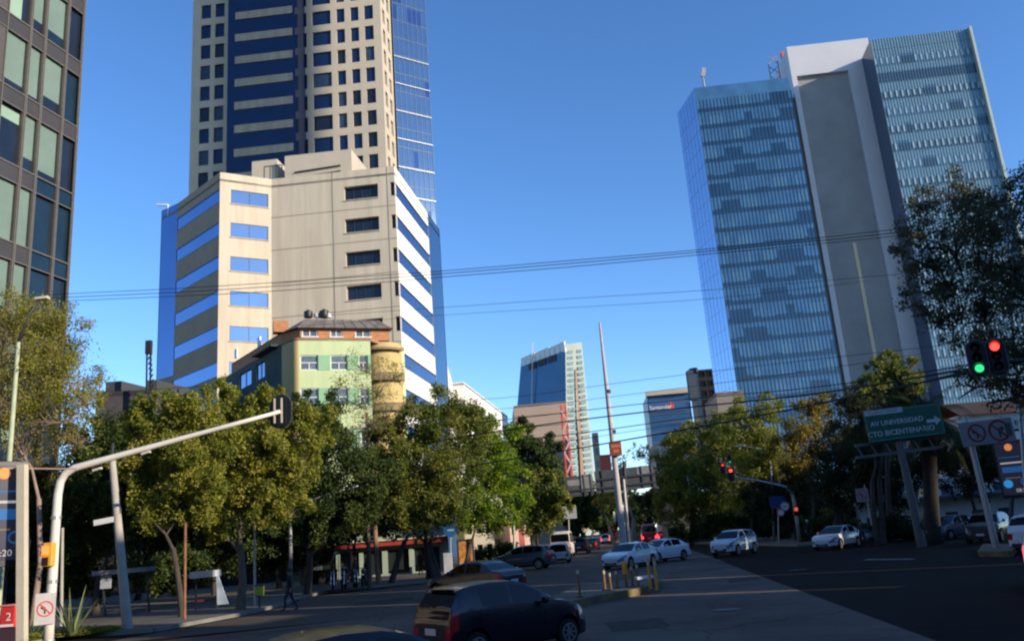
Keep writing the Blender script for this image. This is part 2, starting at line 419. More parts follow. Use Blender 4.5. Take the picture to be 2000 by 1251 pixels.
# ---------------------------------------------------------------- tall tower behind it
K=at(748,150,146); fz=-86
tw=thing('tower','tall pale stone tower with a navy glass bay and small square windows','tower',(K.x,K.y,0))
pk=lambda x,y=150: xy(hit(K,fz,x,y))
O=pk(374); LT=(xy(K)-O).length; du=lambda x:(pk(x)-O).length
zr=lambda x,y: zat(pk(x),x,y)
ptop=[zr(722,51),zr(722,258)]; pitT=(ptop[0]-ptop[1])/5; whT=pitT*.67
zsT=[0]; z=ptop[1]
while z-pitT>4: z-=pitT
while z<K.z+45: zsT+=[z-whT,z]; z+=pitT
HT=zsT[-1]+1.5; zsT.append(HT)
usT=[0]+[du(x) for x in (391,410,419,437,444,590,600,611,648,659.5,676,687.5,704,715,733)]+[LT]
wT=Wins(tw,[G_NAVY,G_DARK,mat('glass_navy_blind',(.03,.05,.09),rough=.15,var=.2,scale=.5)]); rT=random.Random(8); W=MB()
facade(W,O,K,usT,zsT,lambda i,j: rT.choice([0,0,0,0,0,1,1,2]) if (j%2==1 and i in (1,3,6,8,10,12,14)) else None,.35,wT)
K2=hit(K,8,776,150)
facade(W,K,K2,[0,.12,.27,.42,.57,.72,.88,1],zsT,lambda i,j: 1 if (j%2==1 and i in (1,3,5)) else None,.5,wT)
bt=[O+dirv(4)*34,xy(K2)+dirv(94)*-0.0+dirv(8)*6]
for p,q in ((xy(K2),bt[1]),(bt[1],bt[0]),(bt[0],O)): W.face([p,q,q+Z*HT,p+Z*HT])
W.build('wall',STONE,tw)
m=MB(); m.prism([tuple(p)[:2] for p in (O,xy(K),xy(K2),bt[1],bt[0])],HT-1,HT-.5); m.build('roof',ROOF,tw)
# projecting navy bay
nf=Vector((math.cos(rad(fz))*-1,0,0)); dT=(xy(K)-O).normalized(); nT=Vector((dT.y,-dT.x,0)); PR=6.0
q0=hit(xy(K)+nT*PR,fz,444,150); q1=hit(xy(K)+nT*PR,fz,577,150)
bp0,bp1=xy(q0),xy(q1)
m=MB(); m.face([bp0,bp1,bp1+Z*HT,bp0+Z*HT]); m.face([bp1,bp1-nT*PR,bp1-nT*PR+Z*HT,bp1+Z*HT]); m.face([bp0-nT*PR,bp0,bp0+Z*HT,bp0-nT*PR+Z*HT]); m.face([bp0+Z*HT,bp1+Z*HT,bp1-nT*PR+Z*HT,bp0-nT*PR+Z*HT])
m.build('glass_bay',G_NAVY,tw)
s0=xy(hit(xy(K)+nT*PR,fz,459,150)); s1=xy(hit(xy(K)+nT*PR,fz,572,150)); SPT=mat('tan_spandrel',(.30,.26,.20),rough=.8,var=.22,scale=.9,stretch=(1,1,.15))
zc=[zat(s0,459,y) for y in (32.6,300)]; pz=(zc[0]-zc[1])/6
z=zc[0]+3*pz
while z>6:
    m=MB(); m.box((s0+s1)/2+nT*.05+Z*z,((s1-s0).length,.24,pz*.33),dT,nT); m.build('spandrel',SPT,tw); z-=pz
wT.flush(100)

# ---------------------------------------------------------------- slim blue glass tower at its right shoulder
P4=at(771,150,153); Q4=hit(P4,56,837,150)
bt4=thing('glass_tower','slim blue glass tower rising behind the pale stone tower','tower',(P4.x,P4.y,0))
r4=random.Random(3)
def pick4(i,n,j,ns): 
    return [(0,1,0 if r4.random()<.86 else 1)]
hz=P4.z+42
d4,n4,L4=curtain(bt4,P4,Q4,0,hz,4.1,7,pick4,[G_STEEL,G_SKY,G_MID],.5,G_STEEL,mat('mullion_blue',(.07,.12,.17),rough=.5,metal=.2),.06)
for k in range(1,28):
    m=MB()
    if r4.random()<.55: m.box(xy(P4)+d4*(L4/2)+n4*.12+Z*(hz-k*6.2),(L4+.1,.2,.14),d4,n4); m.build('floor_fin',mat('pale_fin',(.34,.40,.44),rough=.4,metal=.2),bt4)
m=MB(); e1,e2=xy(Q4)+dirv(-30)*14,xy(P4)+dirv(-30)*14
for p,q in ((xy(Q4),e1),(e1,e2),(e2,xy(P4))): m.face([p,q,q+Z*hz,p+Z*hz])
m.face([xy(P4)+Z*hz,xy(Q4)+Z*hz,e1+Z*hz,e2+Z*hz]); m.build('side_wall',G_DEEP,bt4)

# ---------------------------------------------------------------- right twin glass complex
W1=at(1356,172,165); W2=hit(W1,-86,1540,150); W0=hit(W1,-9,1322,215); ZW=W1.z
cx=thing('glass_tower','lower blue glass slab with a pale chamfered left side, right of centre','tower',(W1.x,W1.y,0))
r5=random.Random(21)
def pickL(i,n,j,ns):
    zone=(math.sin(i*.45+j*1.9)+math.sin(i*.17-j*.8+2))*.5
    if zone>.45: return [(0,.45,0),(.45,1,0)]
    if zone>.1: return [(0,.4,0),(.4,1,1)]
    if r5.random()<.05: return [(0,.3,0),(.3,1,2)]
    return [(0,.3,0),(.3,1,2 if (math.sin(i*.31+j*2.7)+math.sin(i*.9-j*1.3))>.55 else 1)]
GRIDB=mat('mullion_slate',(.03,.06,.10),rough=.45,metal=.3,var=.1)
dW,nW,LW=curtain(cx,W1,W2,0,ZW-3,4.0,27,pickL,[G_DEEP,G_MID,G_PALE,G_WHITE],1.0,G_MID,GRIDB,.08)
m=MB(); m.face([xy(W1)+Z*(ZW-3),xy(W2)+Z*(ZW-3),xy(W2)+Z*ZW,xy(W1)+Z*ZW]); m.build('parapet_band',G_MID,cx)
dS=(xy(W1)-xy(W0)).normalized(); nS=Vector((dS.y,-dS.x,0)); LS=(xy(W1)-xy(W0)).length
m=MB(); m.face([xy(W0),xy(W1),xy(W1)+Z*ZW,xy(W0)+Z*ZW]); m.build('side_glazing',mat('glass_mirror_pale',(.30,.40,.56),rough=.07,metal=.9,var=.04,scale=.1),cx)
m=MB()
for k in range(1,int(ZW/4)): m.box(xy(W0)+dS*LS/2+nS*.02+Z*k*4,(LS,.03,.08),dS,nS)
for k in range(1,6): m.box(xy(W0)+dS*LS*k/6+nS*.02+Z*ZW/2,(.06,.03,ZW),dS,nS)
m.build('side_mullion',mat('mullion_sky',(.28,.38,.56),rough=.3,metal=.6),cx)
bkW=[xy(W2)+dirv(4)*22,xy(W0)+dirv(42)*16]
m=MB()
for p,q in ((xy(W2),bkW[0]),(bkW[0],bkW[1]),(bkW[1],xy(W0))): m.face([p,q,q+Z*ZW,p+Z*ZW])
m.face([xy(W1)+Z*ZW,xy(W2)+Z*ZW,bkW[0]+Z*ZW,bkW[1]+Z*ZW,xy(W0)+Z*ZW]); m.build('back_wall',G_DEEP,cx)
m=MB(); p=hit(xy(W1)+dirv(4)*3,-86,1375,165); p=xy(p)+Z*ZW; m.tube([p,p+Z*4.4],[.28,.2]); m.bar(p+Z*4.2,p+Z*6.2+dirv(94)*.5,.9,.5); m.build('roof_mast',mat('mast_grey',(.3,.3,.33)),cx)
# core
Kc=at(1546,148,170); Kr=hit(Kc,-86,1700,110); ZC=zat(Kc,1540,91)
core=thing('concrete_tower','raw concrete lift tower with pale frame between the two glass slabs','tower',(Kc.x,Kc.y,0))
pc=lambda x,y: xy(hit(Kc,-86,x,y)); dK=(xy(Kr)-xy(Kc)).normalized(); nK=Vector((dK.y,-dK.x,0))
f0,f1=pc(1546,148),pc(1556,148); g0,g1=pc(1657,140),pc(1702,110); zp=zat(f1,1562,147)
m=MB(); m.prism([tuple(v)[:2] for v in (f0,f1,f1+dirv(4)*16,f0+dirv(4)*16)],0,ZC); m.build('fin',LAV,core)
m=MB(); m.prism([tuple(v)[:2] for v in (g0,g1,g1+dirv(4)*16,g0+dirv(4)*16)],0,ZC); m.build('fin',LAV,core)
m=MB(); m.prism([tuple(v)[:2] for v in (f1,g0,g0+dirv(4)*16,f1+dirv(4)*16)],zp,ZC); m.build('header',LAV,core)
h0,h1=f1+dirv(4)*1.0,g0+dirv(4)*1.0
m=MB(); m.prism([tuple(v)[:2] for v in (h0,h1,h1+dirv(4)*12,h0+dirv(4)*12)],0,zp); m.build('wall',GREYC,core)
m=MB(); sp=h0+(h1-h0)*.53-dirv(4)*.08; zq=zat(sp,1663,475); m.box(sp+Z*(zq/2),(.7,.16,zq),dK,nK); m.build('light_strip',mat('cream_strip',(.62,.52,.38)),core)
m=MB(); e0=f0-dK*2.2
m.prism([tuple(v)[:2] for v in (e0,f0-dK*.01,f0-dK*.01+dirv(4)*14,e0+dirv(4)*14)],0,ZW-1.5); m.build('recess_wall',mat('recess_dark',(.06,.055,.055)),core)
m=MB(); tp=f0+dirv(4)*5-dK*1.0
for k in range(6):
    m.bar(tp+Z*(ZC-14+k*2.6),tp+Z*(ZC-12+k*2.6)-dK*2.2,.16); m.bar(tp-dK*2.2+Z*(ZC-14+k*2.6),tp+Z*(ZC-12+k*2.6),.16)
m.bar(tp+Z*(ZC-14),tp+Z*(ZC+1),.2); m.bar(tp-dK*2.2+Z*(ZC-14),tp-dK*2.2+Z*(ZC-1),.2); m.build('lattice_mast',mat('mast_pink',(.30,.24,.25)),core)
m=MB(); m.box(tp+dK*1.8+Z*(ZC+.8),(1.6,1.0,1.6),dK,nK); m.build('roof_beacon',mat('beacon_red',(.6,.08,.08)),core)
# right slab
Fp=pc(1681,105); Ns=hit(Fp,8,1706,110); 
Nf=xy(Ns); Re=hit(Ns,-86,1893,75); ZR=zat(Nf,1700,78)
rb_=thing('glass_tower','taller pale teal glass slab at the right, behind the big tree','tower',(Nf.x,Nf.y,0))
def pickR(i,n,j,ns):
    q=ns-1-j
    if q==0: return [(0,1,0)]
    if q in (2,): return [(0,.9,2),(.9,1,1)]
    z=math.sin(i*.5+q*2.1)+math.sin(i*.23-q)
    if z>1.15: return [(0,.2,2),(.2,.75,2),(.75,1,1)]
    if q%3==1: return [(0,.2,1),(.2,.75,3 if (i+q)%2 else 1),(.75,1,0)]
    return [(0,.2,2 if z<.6 else 1),(.2,.75,3 if i%2 else 2),(.75,1,0)]
dR,nR,LR=curtain(rb_,Nf,Re,0,ZR,4.05,34,pickR,[G_TEAL,G_PALE,G_TDARK,G_WHITE],1.5,G_TEAL,mat('mullion_teal',(.10,.17,.21),rough=.4,metal=.3),.1)
m=MB(); m.face([Fp,Nf,Nf+Z*ZR,Fp+Z*ZR]); m.build('side_glazing',G_DEEP,rb_)
rbk=[xy(Re)+dirv(8)*24,Fp+dirv(8)*14]
m=MB()
for p,q in ((xy(Re),rbk[0]),(rbk[0],rbk[1]),(rbk[1],Fp)): m.face([p,q,q+Z*ZR,p+Z*ZR])
m.face([Nf+Z*ZR,xy(Re)+Z*ZR,rbk[0]+Z*ZR,rbk[1]+Z*ZR,Fp+Z*ZR]); m.build('back_wall',G_TDARK,rb_)
m=MB(); m.box(xy(Re)+nR*.5+dR*.2+Z*(ZR/2),(.5,1.2,ZR),dR,nR); m.build('edge_fin',mat('fin_green_white',(.34,.42,.40),rough=.4),rb_)

# ---------------------------------------------------------------- far tapered tower on the avenue axis
def pt(x,y,Y): return at(x,y,Y)
Yt=430
tt=thing('tapered_tower','far blue glass tower with leaning sides and a cream window flank','tower',(pt(1100,900,Yt).x,Yt,0))
a0,a1=pt(1108,1030,Yt),pt(1104,672,Yt); b0,b1=pt(985,1030,Yt+25),pt(1018,704,Yt+25); c0,c1=pt(1172,1030,Yt+20),pt(1136,668,Yt+20)
for p in (a0,b0,c0): p.z=0
m=MB(); m.face([b0,a0,a1,b1]); m.build('glass_facade',mat('far_glass',(.045,.14,.28),rough=.12,var=.15,scale=.05,ior=1.6),tt)
CRF=mat('far_cream',(.29,.34,.31),rough=.8,var=.1,scale=.05)
m=MB(); m.face([a0,c0,c1,a1]); m.build('wall',CRF,tt)
bq0,bq1=Vector((b0.x+30,b0.y+60,0)),b1+Vector((30,60,0)); 
m=MB(); m.face([c0,bq0,bq1,c1]); m.face([bq0,b0,b1,bq1]); m.face([b1,a1,c1,bq1]); m.build('back_wall',CRF,tt)
lerp=lambda p,q,t: p+(q-p)*t
qn=(c0-a0).cross(Z).normalized()
m2=MB()
for k in range(30):
    t=.06+k*.0305
    L_,R_=lerp(a0,a1,t),lerp(c0,c1,t); L2,R2=lerp(a0,a1,t+.017),lerp(c0,c1,t+.017)
    for u0,u1 in ((.08,.40),(.64,.92)):
        m=MB(); m.face([lerp(L_,R_,u0)+qn*.15,lerp(L_,R_,u1)+qn*.15,lerp(L2,R2,u1)+qn*.15,lerp(L2,R2,u0)+qn*.15])
        m.build('window',mat('far_window',(.14,.20,.21),rough=.2,var=.4,scale=.2),tt)
m=MB()
L_,R_=lerp(a0,a1,.02),lerp(c0,c1,.02); L2,R2=lerp(a0,a1,.86),lerp(c0,c1,.86)
m.face([lerp(L_,R_,.45)+qn*.4,lerp(L_,R_,.60)+qn*.4,lerp(L2,R2,.56)+qn*.4,lerp(L2,R2,.49)+qn*.4]); m.build('brown_stripe',mat('far_brown',(.26,.16,.11)),tt)
m=MB(); cr=mat('crown_white',(.66,.68,.66),rough=.5)
dn=(a1-b1).normalized(); fn=dn.cross(Z)
for k in range(9):
    p=lerp(b1,a1,(k+.5)/9.); m.box(p-Z*1.2,((a1-b1).length/9*.9,.8,5.0+(k%3)*.4),dn,fn)
m.build('crown_panel',cr,tt)
m=MB()
for k in range(3):
    p=lerp(b1,a1,.28+.22*k)-Z*5.4+fn*1.0; m.box(p,((a1-b1).length*.17,.6,3.5),dn,fn)
m.build('terrace_opening',mat('terrace_dark',(.03,.05,.06)),tt)
m=MB(); p=lerp(b0,a0,.42)+fn*1.5; q=lerp(b1,a1,.34)+fn*1.5; m.bar(lerp(p,q,.3),q+Z*7,.6); m.build('antenna',mat('mast_pale',(.5,.47,.5)),tt)

def block(name,label,cat,x0,x1,yt,Y,az_,dep,wallm,rows=0,cols=0,win=None,wh=.55,ww=.65,group=None,zbase=0,roofm=None,dback=None):
    """plain block with real openings; x0..x1 = front seen at row yt and depth Y"""
    p=at(x0,yt,Y); q=hit(p,az_,x1,yt); zt=p.z; o=thing(name,label,cat,(p.x,p.y,0),0,group)
    W=MB(); wn=Wins(o,[win or G_DARK])
    if rows:
        us=[0]; 
        for c in range(cols): us+=[(c+(1-ww)/2)/cols,(c+(1+ww)/2)/cols]
        us.append(1.0); zs=[zbase]
        for r in range(rows): zs+=[zbase+(zt-zbase)*(r+(1-wh)/2)/rows,zbase+(zt-zbase)*(r+(1+wh)/2)/rows]
        zs.append(zt)
        facade(W,p,q,us,zs,lambda i,j: 0 if i%2 and j%2 else None,.2,wn)
    else: W.face([xy(p)+Z*zbase,xy(q)+Z*zbase,xy(q)+Z*zt,xy(p)+Z*zt])
    dn=(xy(q)-xy(p)).normalized(); nb=Vector((-dn.y,dn.x,0)) if dback is None else dirv(dback)
    P=[xy(p),xy(q),xy(q)+nb*dep,xy(p)+nb*dep]
    for i in (1,2,3): W.face([P[i],P[(i+1)%4],P[(i+1)%4]+Z*zt,P[i]+Z*zt])
    W.build('wall',wallm,o); m=MB(); m.prism([tuple(v)[:2] for v in P],zt-.5,zt-.15); m.build('roof',roofm or ROOF,o)
    wn.flush(100); return o,P,zt
# pinkish block and red mast in front of it
o,P,zt=block('apartment_building','pinkish brown blank sided block below the tapered tower','building',1003,1106,792,255,-86,25,mat('pink_render',(.40,.315,.25),var=.08,scale=.08),dback=-2)
m=MB(); dn=(P[1]-P[0]).normalized(); 
for k in range(1,9): m.box((P[0]+P[1])/2+Vector((dn.y,-dn.x,0))*.06+Z*(zt-k*3.4),((P[1]-P[0]).length-.2,.1,.25),dn,Z)
m.build('floor_line',mat('pink_line',(.32,.25,.20)),o)
p=at(1112,930,240); mt_=thing('lattice_mast','tall red and white lattice mast in front of the tapered tower','mast',(p.x,p.y,0))
zt=zat(p,1101,790); RED=mat('mast_red',(.62,.07,.06),rough=.6,var=.12); MWH=mat('mast_white',(.6,.42,.4),rough=.6)
m=MB(); 
for sx in (-1,1):
    for sy in (-1,1): m.bar(xy(p)+Vector((sx*.9,sy*.9,0)),xy(p)+Vector((sx*.6,sy*.6,zt)),.5)
m.build('leg_frame',RED,mt_)
m=MB()
for k in range(int(zt/3)):
    z=k*3.0; s=(-1)**k
    for sy in (-1,1): m.bar(xy(p)+Vector((-s*.8,sy*.8,z)),xy(p)+Vector((s*.8,sy*.8,z+3)),.4)
m.build('bracing',MWH,mt_)
block('office_building','narrow dark far block right of the tapered tower','building',1156,1168,845,300,-86,14,mat('far_dark',(.05,.075,.085)),8,1,G_DARK)
block('rooftop_building','small red topped far building beside the pole sign','building',1172,1192,888,210,-86,10,mat('far_red',(.42,.10,.07)),0,0)
# sign tower
o,P,zt=block('office_tower','blue office tower with white lettering and a red emblem near its top','tower',1263,1347,772,300,-86,22,mat('sign_tower_wall',(.05,.10,.20),rough=.3,var=.1,scale=.1),14,1,mat('sign_tower_glass',(.035,.095,.21),rough=.1,ior=1.6,var=.2,scale=.1),.7,.98)
dn=(P[1]-P[0]).normalized(); nn=Vector((dn.y,-dn.x,0)); Lq=(P[1]-P[0]).length
m=MB(); m.box((P[0]+P[1])/2+Z*(zt+.5)+nn*.3,(Lq+.8,1.6,1.6),dn,Z.cross(dn)); m.build('cornice',mat('cornice_tan',(.42,.36,.29)),o)
m=MB(); m.box(P[0]+dn*Lq*.45+nn*.2+Z*(zt-4.2),(Lq*.86,.3,4.4),dn,Z.cross(dn)); m.build('sign_panel',mat('sign_blue',(.04,.10,.24),rough=.4),o)
text('sign_lettering','Santander',2.0,mat('sign_white',(.72,.75,.75),rough=.6),o,P[0]+dn*Lq*.29+nn*.45+Z*(zt-4.7),dn,Z,.05)
m=MB()
for k,(hh,ww) in enumerate(((2.6,.9),(3.4,1.0),(2.4,.9))):
    c=P[0]+dn*(Lq*.53+(k-1)*.75)+nn*.45+Z*(zt-5.6); m.face([c-dn*ww*.5,c+dn*ww*.5,c+dn*ww*.35+Z*hh*.6,c+dn*.15+Z*hh])
m.build('emblem',mat('emblem_red',(.55,.09,.07)),o)
block('podium_building','low white and teal glass building at the foot of the sign tower','building',1276,1335,868,215,-86,16,mat('podium_white',(.55,.54,.5)),3,5,G_TDARK,.72,.78)
# dark frame tower
o,P,zt=block('office_tower','black tower left of the glass slabs with an open frame leg','tower',1362,1404,722,225,-86,14,mat('black_cladding',(.008,.011,.02),rough=.6,var=.2,scale=.2),16,3,mat('black_glass',(.004,.006,.014),rough=.4),.6,.8)
dn=(P[1]-P[0]).normalized(); fl=xy(at(1350,740,226)); m=MB(); m.bar(fl,fl+Z*(zt+.3),1.1); m.bar(fl+Z*zt,P[0]+Z*zt,1.3); m.bar(fl+Z*(zt-8),fl+Z*zt,2.2); m.build('frame_leg',mat('frame_navy',(.04,.06,.10)),o)
block('office_building','low brown grey block behind the yellow trees left of the glass slab','building',1398,1452,766,140,-86,14,mat('taupe',(.22,.19,.165)),2,5,G_DARK,.3,.6)
# long white wall behind the beige block, along the avenue
o,P,zt=block('office_building','white walled building stepping down along the avenue right of the beige block','building',868,910,690,128,-2,12,CREAMW,0,0,dback=-82)
p=at(905,745,150)
wl=thing('office_building','long low white wall building running down the left side of the avenue','building',(p.x,p.y,0))
q=hit(p,8,992,822); W=MB(); zt=p.z; A_,B_=xy(p),xy(q); W.face([A_,B_,B_+Z*zt,A_+Z*zt]); nb=dirv(-82)*14
for a,b in ((B_,B_+nb),(B_+nb,A_+nb),(A_+nb,A_)): W.face([a,b,b+Z*zt,a+Z*zt])
W.build('wall',CREAMW,wl); m=MB(); m.prism([tuple(v)[:2] for v in (A_,B_,B_+nb,A_+nb)],zt-.6,zt-.2); m.build('roof',ROOF,wl)
# dark roofs behind the left trees
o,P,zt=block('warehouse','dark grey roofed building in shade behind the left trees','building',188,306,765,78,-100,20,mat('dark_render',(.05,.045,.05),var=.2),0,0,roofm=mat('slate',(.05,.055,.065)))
m=MB(); p=at(206,746,80); q=at(236,748,80)
for a,b,zz_ in ((206,236,p.z),(286,306,at(295,742,80).z)):
    A_,B_=xy(at(a,760,79)),xy(at(b,760,79)); m.prism([tuple(v)[:2] for v in (A_,B_,B_+Vector((0,8,0)),A_+Vector((0,8,0)))],zt-.2,[zz_-.2,zz_-.2,zz_+.3,zz_+.3])
m.build('roof_hut',mat('slate',(.05,.055,.065)),o)
p=at(297,760,77); an=thing('crane_arm','thin dark crane arm standing left of the beige block','crane',(p.x,p.y,0))
m=MB(); q=at(291,672,77); 
for s_ in (-.18,.18): m.bar(xy(p)+Vector((s_,0,0)),q+Vector((s_,0,0)),.13)
for k in range(9):
    a=lerp(p,q,k/9.); b=lerp(p,q,(k+1)/9.); m.bar(a+Vector((-.18,0,0)),b+Vector((.18,0,0)),.1)
m.build('lattice',DKMET,an); m=MB(); m.box(q-Z*.3,(.55,.4,1.3)); m.build('arm_head',DKMET,an)
# ---------------------------------------------------------------- green and orange corner house
Yd=72; P5=at(583,640,Yd); fz5=70
dh=thing('corner_house','pale green corner house with orange rounded ends and a brick penthouse','house',(P5.x,P5.y,0))
z_=lambda y,x=650: zat(hit(P5,fz5,x,650),x,y)
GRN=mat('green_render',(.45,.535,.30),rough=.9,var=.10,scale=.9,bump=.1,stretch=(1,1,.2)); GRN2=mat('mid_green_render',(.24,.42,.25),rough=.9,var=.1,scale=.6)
ORA=mat('ochre_render',(.50,.37,.16),rough=.9,var=.07,scale=.9,stretch=(1,1,.2)); BRK=mat('orange_brick',(.42,.19,.09),rough=.9,var=.2,scale=2); DGR=mat('shaded_green_render',(.045,.075,.065),rough=.9,var=.25,scale=.4)  # DGR: house green darkened to carry the shade of the left wing
WFR=mat('white_frame',(.72,.72,.7),rough=.5)
Q5=hit(P5,fz5,722,640); dF=dirv(fz5); nF=Vector((dF.y,-dF.x,0)); LF=(xy(Q5)-xy(P5)).length
uF=lambda x,y=690: (xy(hit(P5,fz5,x,y))-xy(P5)).length
zl=[0,z_(880),z_(840),z_(792),z_(757),z_(722),z_(693),z_(662)]
wd=Wins(dh,[mat('house_glass',(.10,.14,.16),rough=.1,var=.4,scale=1.2),G_SKY])
W=MB()
usd=[0,uF(586),uF(621),uF(645),uF(678),uF(700),uF(718),LF]
facade(W,P5,Q5,usd,zl,lambda i,j: 0 if i in (1,3,5) and j in (1,3,5) else None,.18,wd)
W.build('wall',GRN,dh)
m=MB()
for j in (1,3,5):
    for a,b in ((2,3),(4,5),(6,7)): m.box(xy(P5)+dF*((usd[a]+usd[b])/2)+nF*.02+Z*((zl[j]+zl[j+1])/2),(usd[b]-usd[a]-.02,.05,zl[j+1]-zl[j]),dF,nF)
m.build('window_band',GRN2,dh)
for i in (1,3,5):
    for j in (1,3,5):
        m=MB(); a,b,c,e=usd[i],usd[i+1],zl[j],zl[j+1]; C=lambda u,z: xy(P5)+dF*u-nF*.13+Z*z
        for u in (a+.05,(a+b)/2,b-.05): m.box(C(u,(c+e)/2) if u!=(a+b)/2 else C(u,c+(e-c)*.25),(.07,.06,(e-c) if u!=(a+b)/2 else (e-c)*.5),dF,nF)
        for z in (c+.05,c+(e-c)*.5,e-.05): m.box(C((a+b)/2,z),(b-a,.06,.07),dF,nF)
        m.build('window_frame',WFR,dh)
# rounded left end and the shaded wing
R5=hit(P5,-52,550,650)
def linex(p,a,q,b):
    u=dirv(a); v=dirv(b); r=xy(q)-xy(p); k=(r.x*v.y-r.y*v.x)/(u.x*v.y-u.y*v.x); return xy(p)+u*k
cp=linex(P5,fz5+180,R5,-37+180)
bez=[xy(P5)*(1-t)**2+cp*2*t*(1-t)+xy(R5)*t*t for t in [k/10. for k in range(11)]]
zt5=zl[-1]
m=MB()
for a,b in zip(bez[1:],bez[:-1]): m.face([a,b,b+Z*zt5,a+Z*zt5])
m.build('rounded_end',ORA,dh,smooth=True)
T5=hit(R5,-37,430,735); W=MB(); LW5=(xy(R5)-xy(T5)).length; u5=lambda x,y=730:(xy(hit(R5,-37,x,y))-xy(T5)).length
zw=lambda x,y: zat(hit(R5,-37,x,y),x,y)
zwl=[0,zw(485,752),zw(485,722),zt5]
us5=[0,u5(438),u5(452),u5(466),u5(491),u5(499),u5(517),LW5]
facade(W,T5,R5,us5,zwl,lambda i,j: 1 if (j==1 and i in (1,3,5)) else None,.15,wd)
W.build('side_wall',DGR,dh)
m=MB(); dS5=dirv(143); nS5=Vector((dS5.y,-dS5.x,0))
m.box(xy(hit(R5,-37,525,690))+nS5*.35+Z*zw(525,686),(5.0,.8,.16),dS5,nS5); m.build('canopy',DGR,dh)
m=MB()
for i in (1,3,5):
    a,b=us5[i],us5[i+1]
    for u in (a+.05,(a+b)/2,b-.05): m.box(xy(T5)+dS5*u+nS5*-.1+Z*((zwl[1]+zwl[2])/2),(.07,.05,zwl[2]-zwl[1]),dS5,nS5)
m.build('side_window_frame',WFR,dh)
# right rounded bay with curved balconies
cq=xy(at(744,700,Yd+5.4)); rq=1.95
m=MB(); m.lathe(cq,Z,[(0,rq),(zt5+.02,rq)],28); m.build('round_bay',ORA,dh,smooth='auto')
for yb in (690,748,806):
    m=MB(); zb=zat(cq,750,yb); seg=14
    for k in range(seg):
        a,b=[rad(180+k_*150/seg+10) for k_ in (k,k+1)]
        p=[cq+Vector((math.cos(t),math.sin(t),0))*r for t,r in ((a,rq-.05),(a,rq+.5),(b,rq+.5),(b,rq-.05))]
        m.prism([tuple(v)[:2] for v in p],zb-.1,zb+.12)
        if yb>700: m.face([p[1]+Z*(zb+.12),p[2]+Z*(zb+.12),p[2]+Z*(zb+.6),p[1]+Z*(zb+.6)])
    m.build('balcony',mat('balcony_ochre',(.22,.17,.09)) ,dh)
rw0=cq+dirv(75)*1.2; rw1=xy(hit(rw0,35,791,720)); W=MB()
facade(W,rw0,rw1,[0,.15,.8,1],[0,z_(790),z_(760),z_(735),z_(705),zt5],lambda i,j: 0 if i==1 and j in (1,3) else None,.15,wd); W.build('right_wall',GRN,dh)
bkd=[rw1+dirv(-25)*9,xy(T5)+dirv(40)*9]
m=MB()
for p,q in ((rw1,bkd[0]),(bkd[0],bkd[1]),(bkd[1],xy(T5))): m.face([p,q,q+Z*zt5,p+Z*zt5])
m.build('back_wall',GRN2,dh)
polyd=[tuple(v)[:2] for v in [xy(T5)]+bez[::-1]+[xy(Q5),rw0,rw1]+bkd]
m=MB(); m.prism(polyd,zt5-.15,zt5+.12); m.build('roof',mat('terrace_brown',(.3,.16,.1)),dh)
# penthouse
off=dirv(fz5-90)*.9
pf0,pf1=xy(hit(xy(P5)+off,fz5,586,640)),xy(hit(xy(P5)+off,fz5,760,640)); zp0,zp1=zt5+.12,z_(637)
W=MB(); LP=(pf1-pf0).length; up=lambda x:(xy(hit(xy(P5)+off,fz5,x,650))-pf0).length
facade(W,pf0,pf1,[0,up(590),up(620),up(645),up(668),up(676),up(686),up(694),up(724),LP],[zp0,zp0+.35,zp1-.15,zp1],lambda i,j: 0 if j==1 and i in (1,3,7) else None,.15,wd)
pl1=xy(hit(R5+off*.3,-37,452,735)); pl0=xy(R5)+off*.9
pb=[pf1+dirv(-20)*6,pl1+dirv(50)*5]
for p,q in ((pl1,pl0),(pl0,pf0),(pf1,pb[0]),(pb[0],pb[1]),(pb[1],pl1)): W.face([p+Z*zp0,q+Z*zp0,q+Z*zp1,p+Z*zp1])
W.build('penthouse_wall',BRK,dh)
m=MB()
for x0_,x1_ in ((590,620),(645,668),(694,724)):
    c=(up(x0_)+up(x1_))/2; 
    for u in (up(x0_)+.05,c,up(x1_)-.05): m.box(pf0+dF*u-nF*.1+Z*((zp0+zp1)/2+.1),(.08,.06,zp1-zp0-.5),dF,nF)
    m.box(pf0+dF*c+nF*.03+Z*(zp0+.3),(up(x1_)-up(x0_)+.2,.14,.1),dF,nF)
m.build('penthouse_window_frame',WFR,dh)
RZ=z_(616)-zp1
ROOFM=mat('old_sheet_roof',(.15,.135,.12),rough=.7,var=.35,scale=1.5)
m=MB(); fo=pf0+nF*.4-dF*.3; f1_=pf1+nF*.4+dF*.3; ri0=pf0-nF*.5+dF*.5; ri1=pf1-nF*.5-dF*.9
m.face([fo+Z*zp1,f1_+Z*zp1,ri1+Z*(zp1+RZ),ri0+Z*(zp1+RZ)]); m.face([f1_+Z*zp1,pb[0]+Z*zp1,ri1+Z*(zp1+RZ)]); 
lo=pl1-off*.3; m.face([lo+Z*(zp1-.05),pl0-off*.5+Z*zp1,ri0+Z*(zp1+RZ),pb[1]+Z*(zp1+.4)]); m.face([pl0-off*.5+Z*zp1,fo+Z*zp1,ri0+Z*(zp1+RZ)]); m.face([ri0+Z*(zp1+RZ),ri1+Z*(zp1+RZ),pb[0]+Z*zp1,pb[1]+Z*(zp1+.4)])
m.face([fo+Z*(zp1-.06),f1_+Z*(zp1-.06),pf1+Z*(zp1-.06),pf0+Z*(zp1-.06)])
m.build('penthouse_roof',ROOFM,dh)
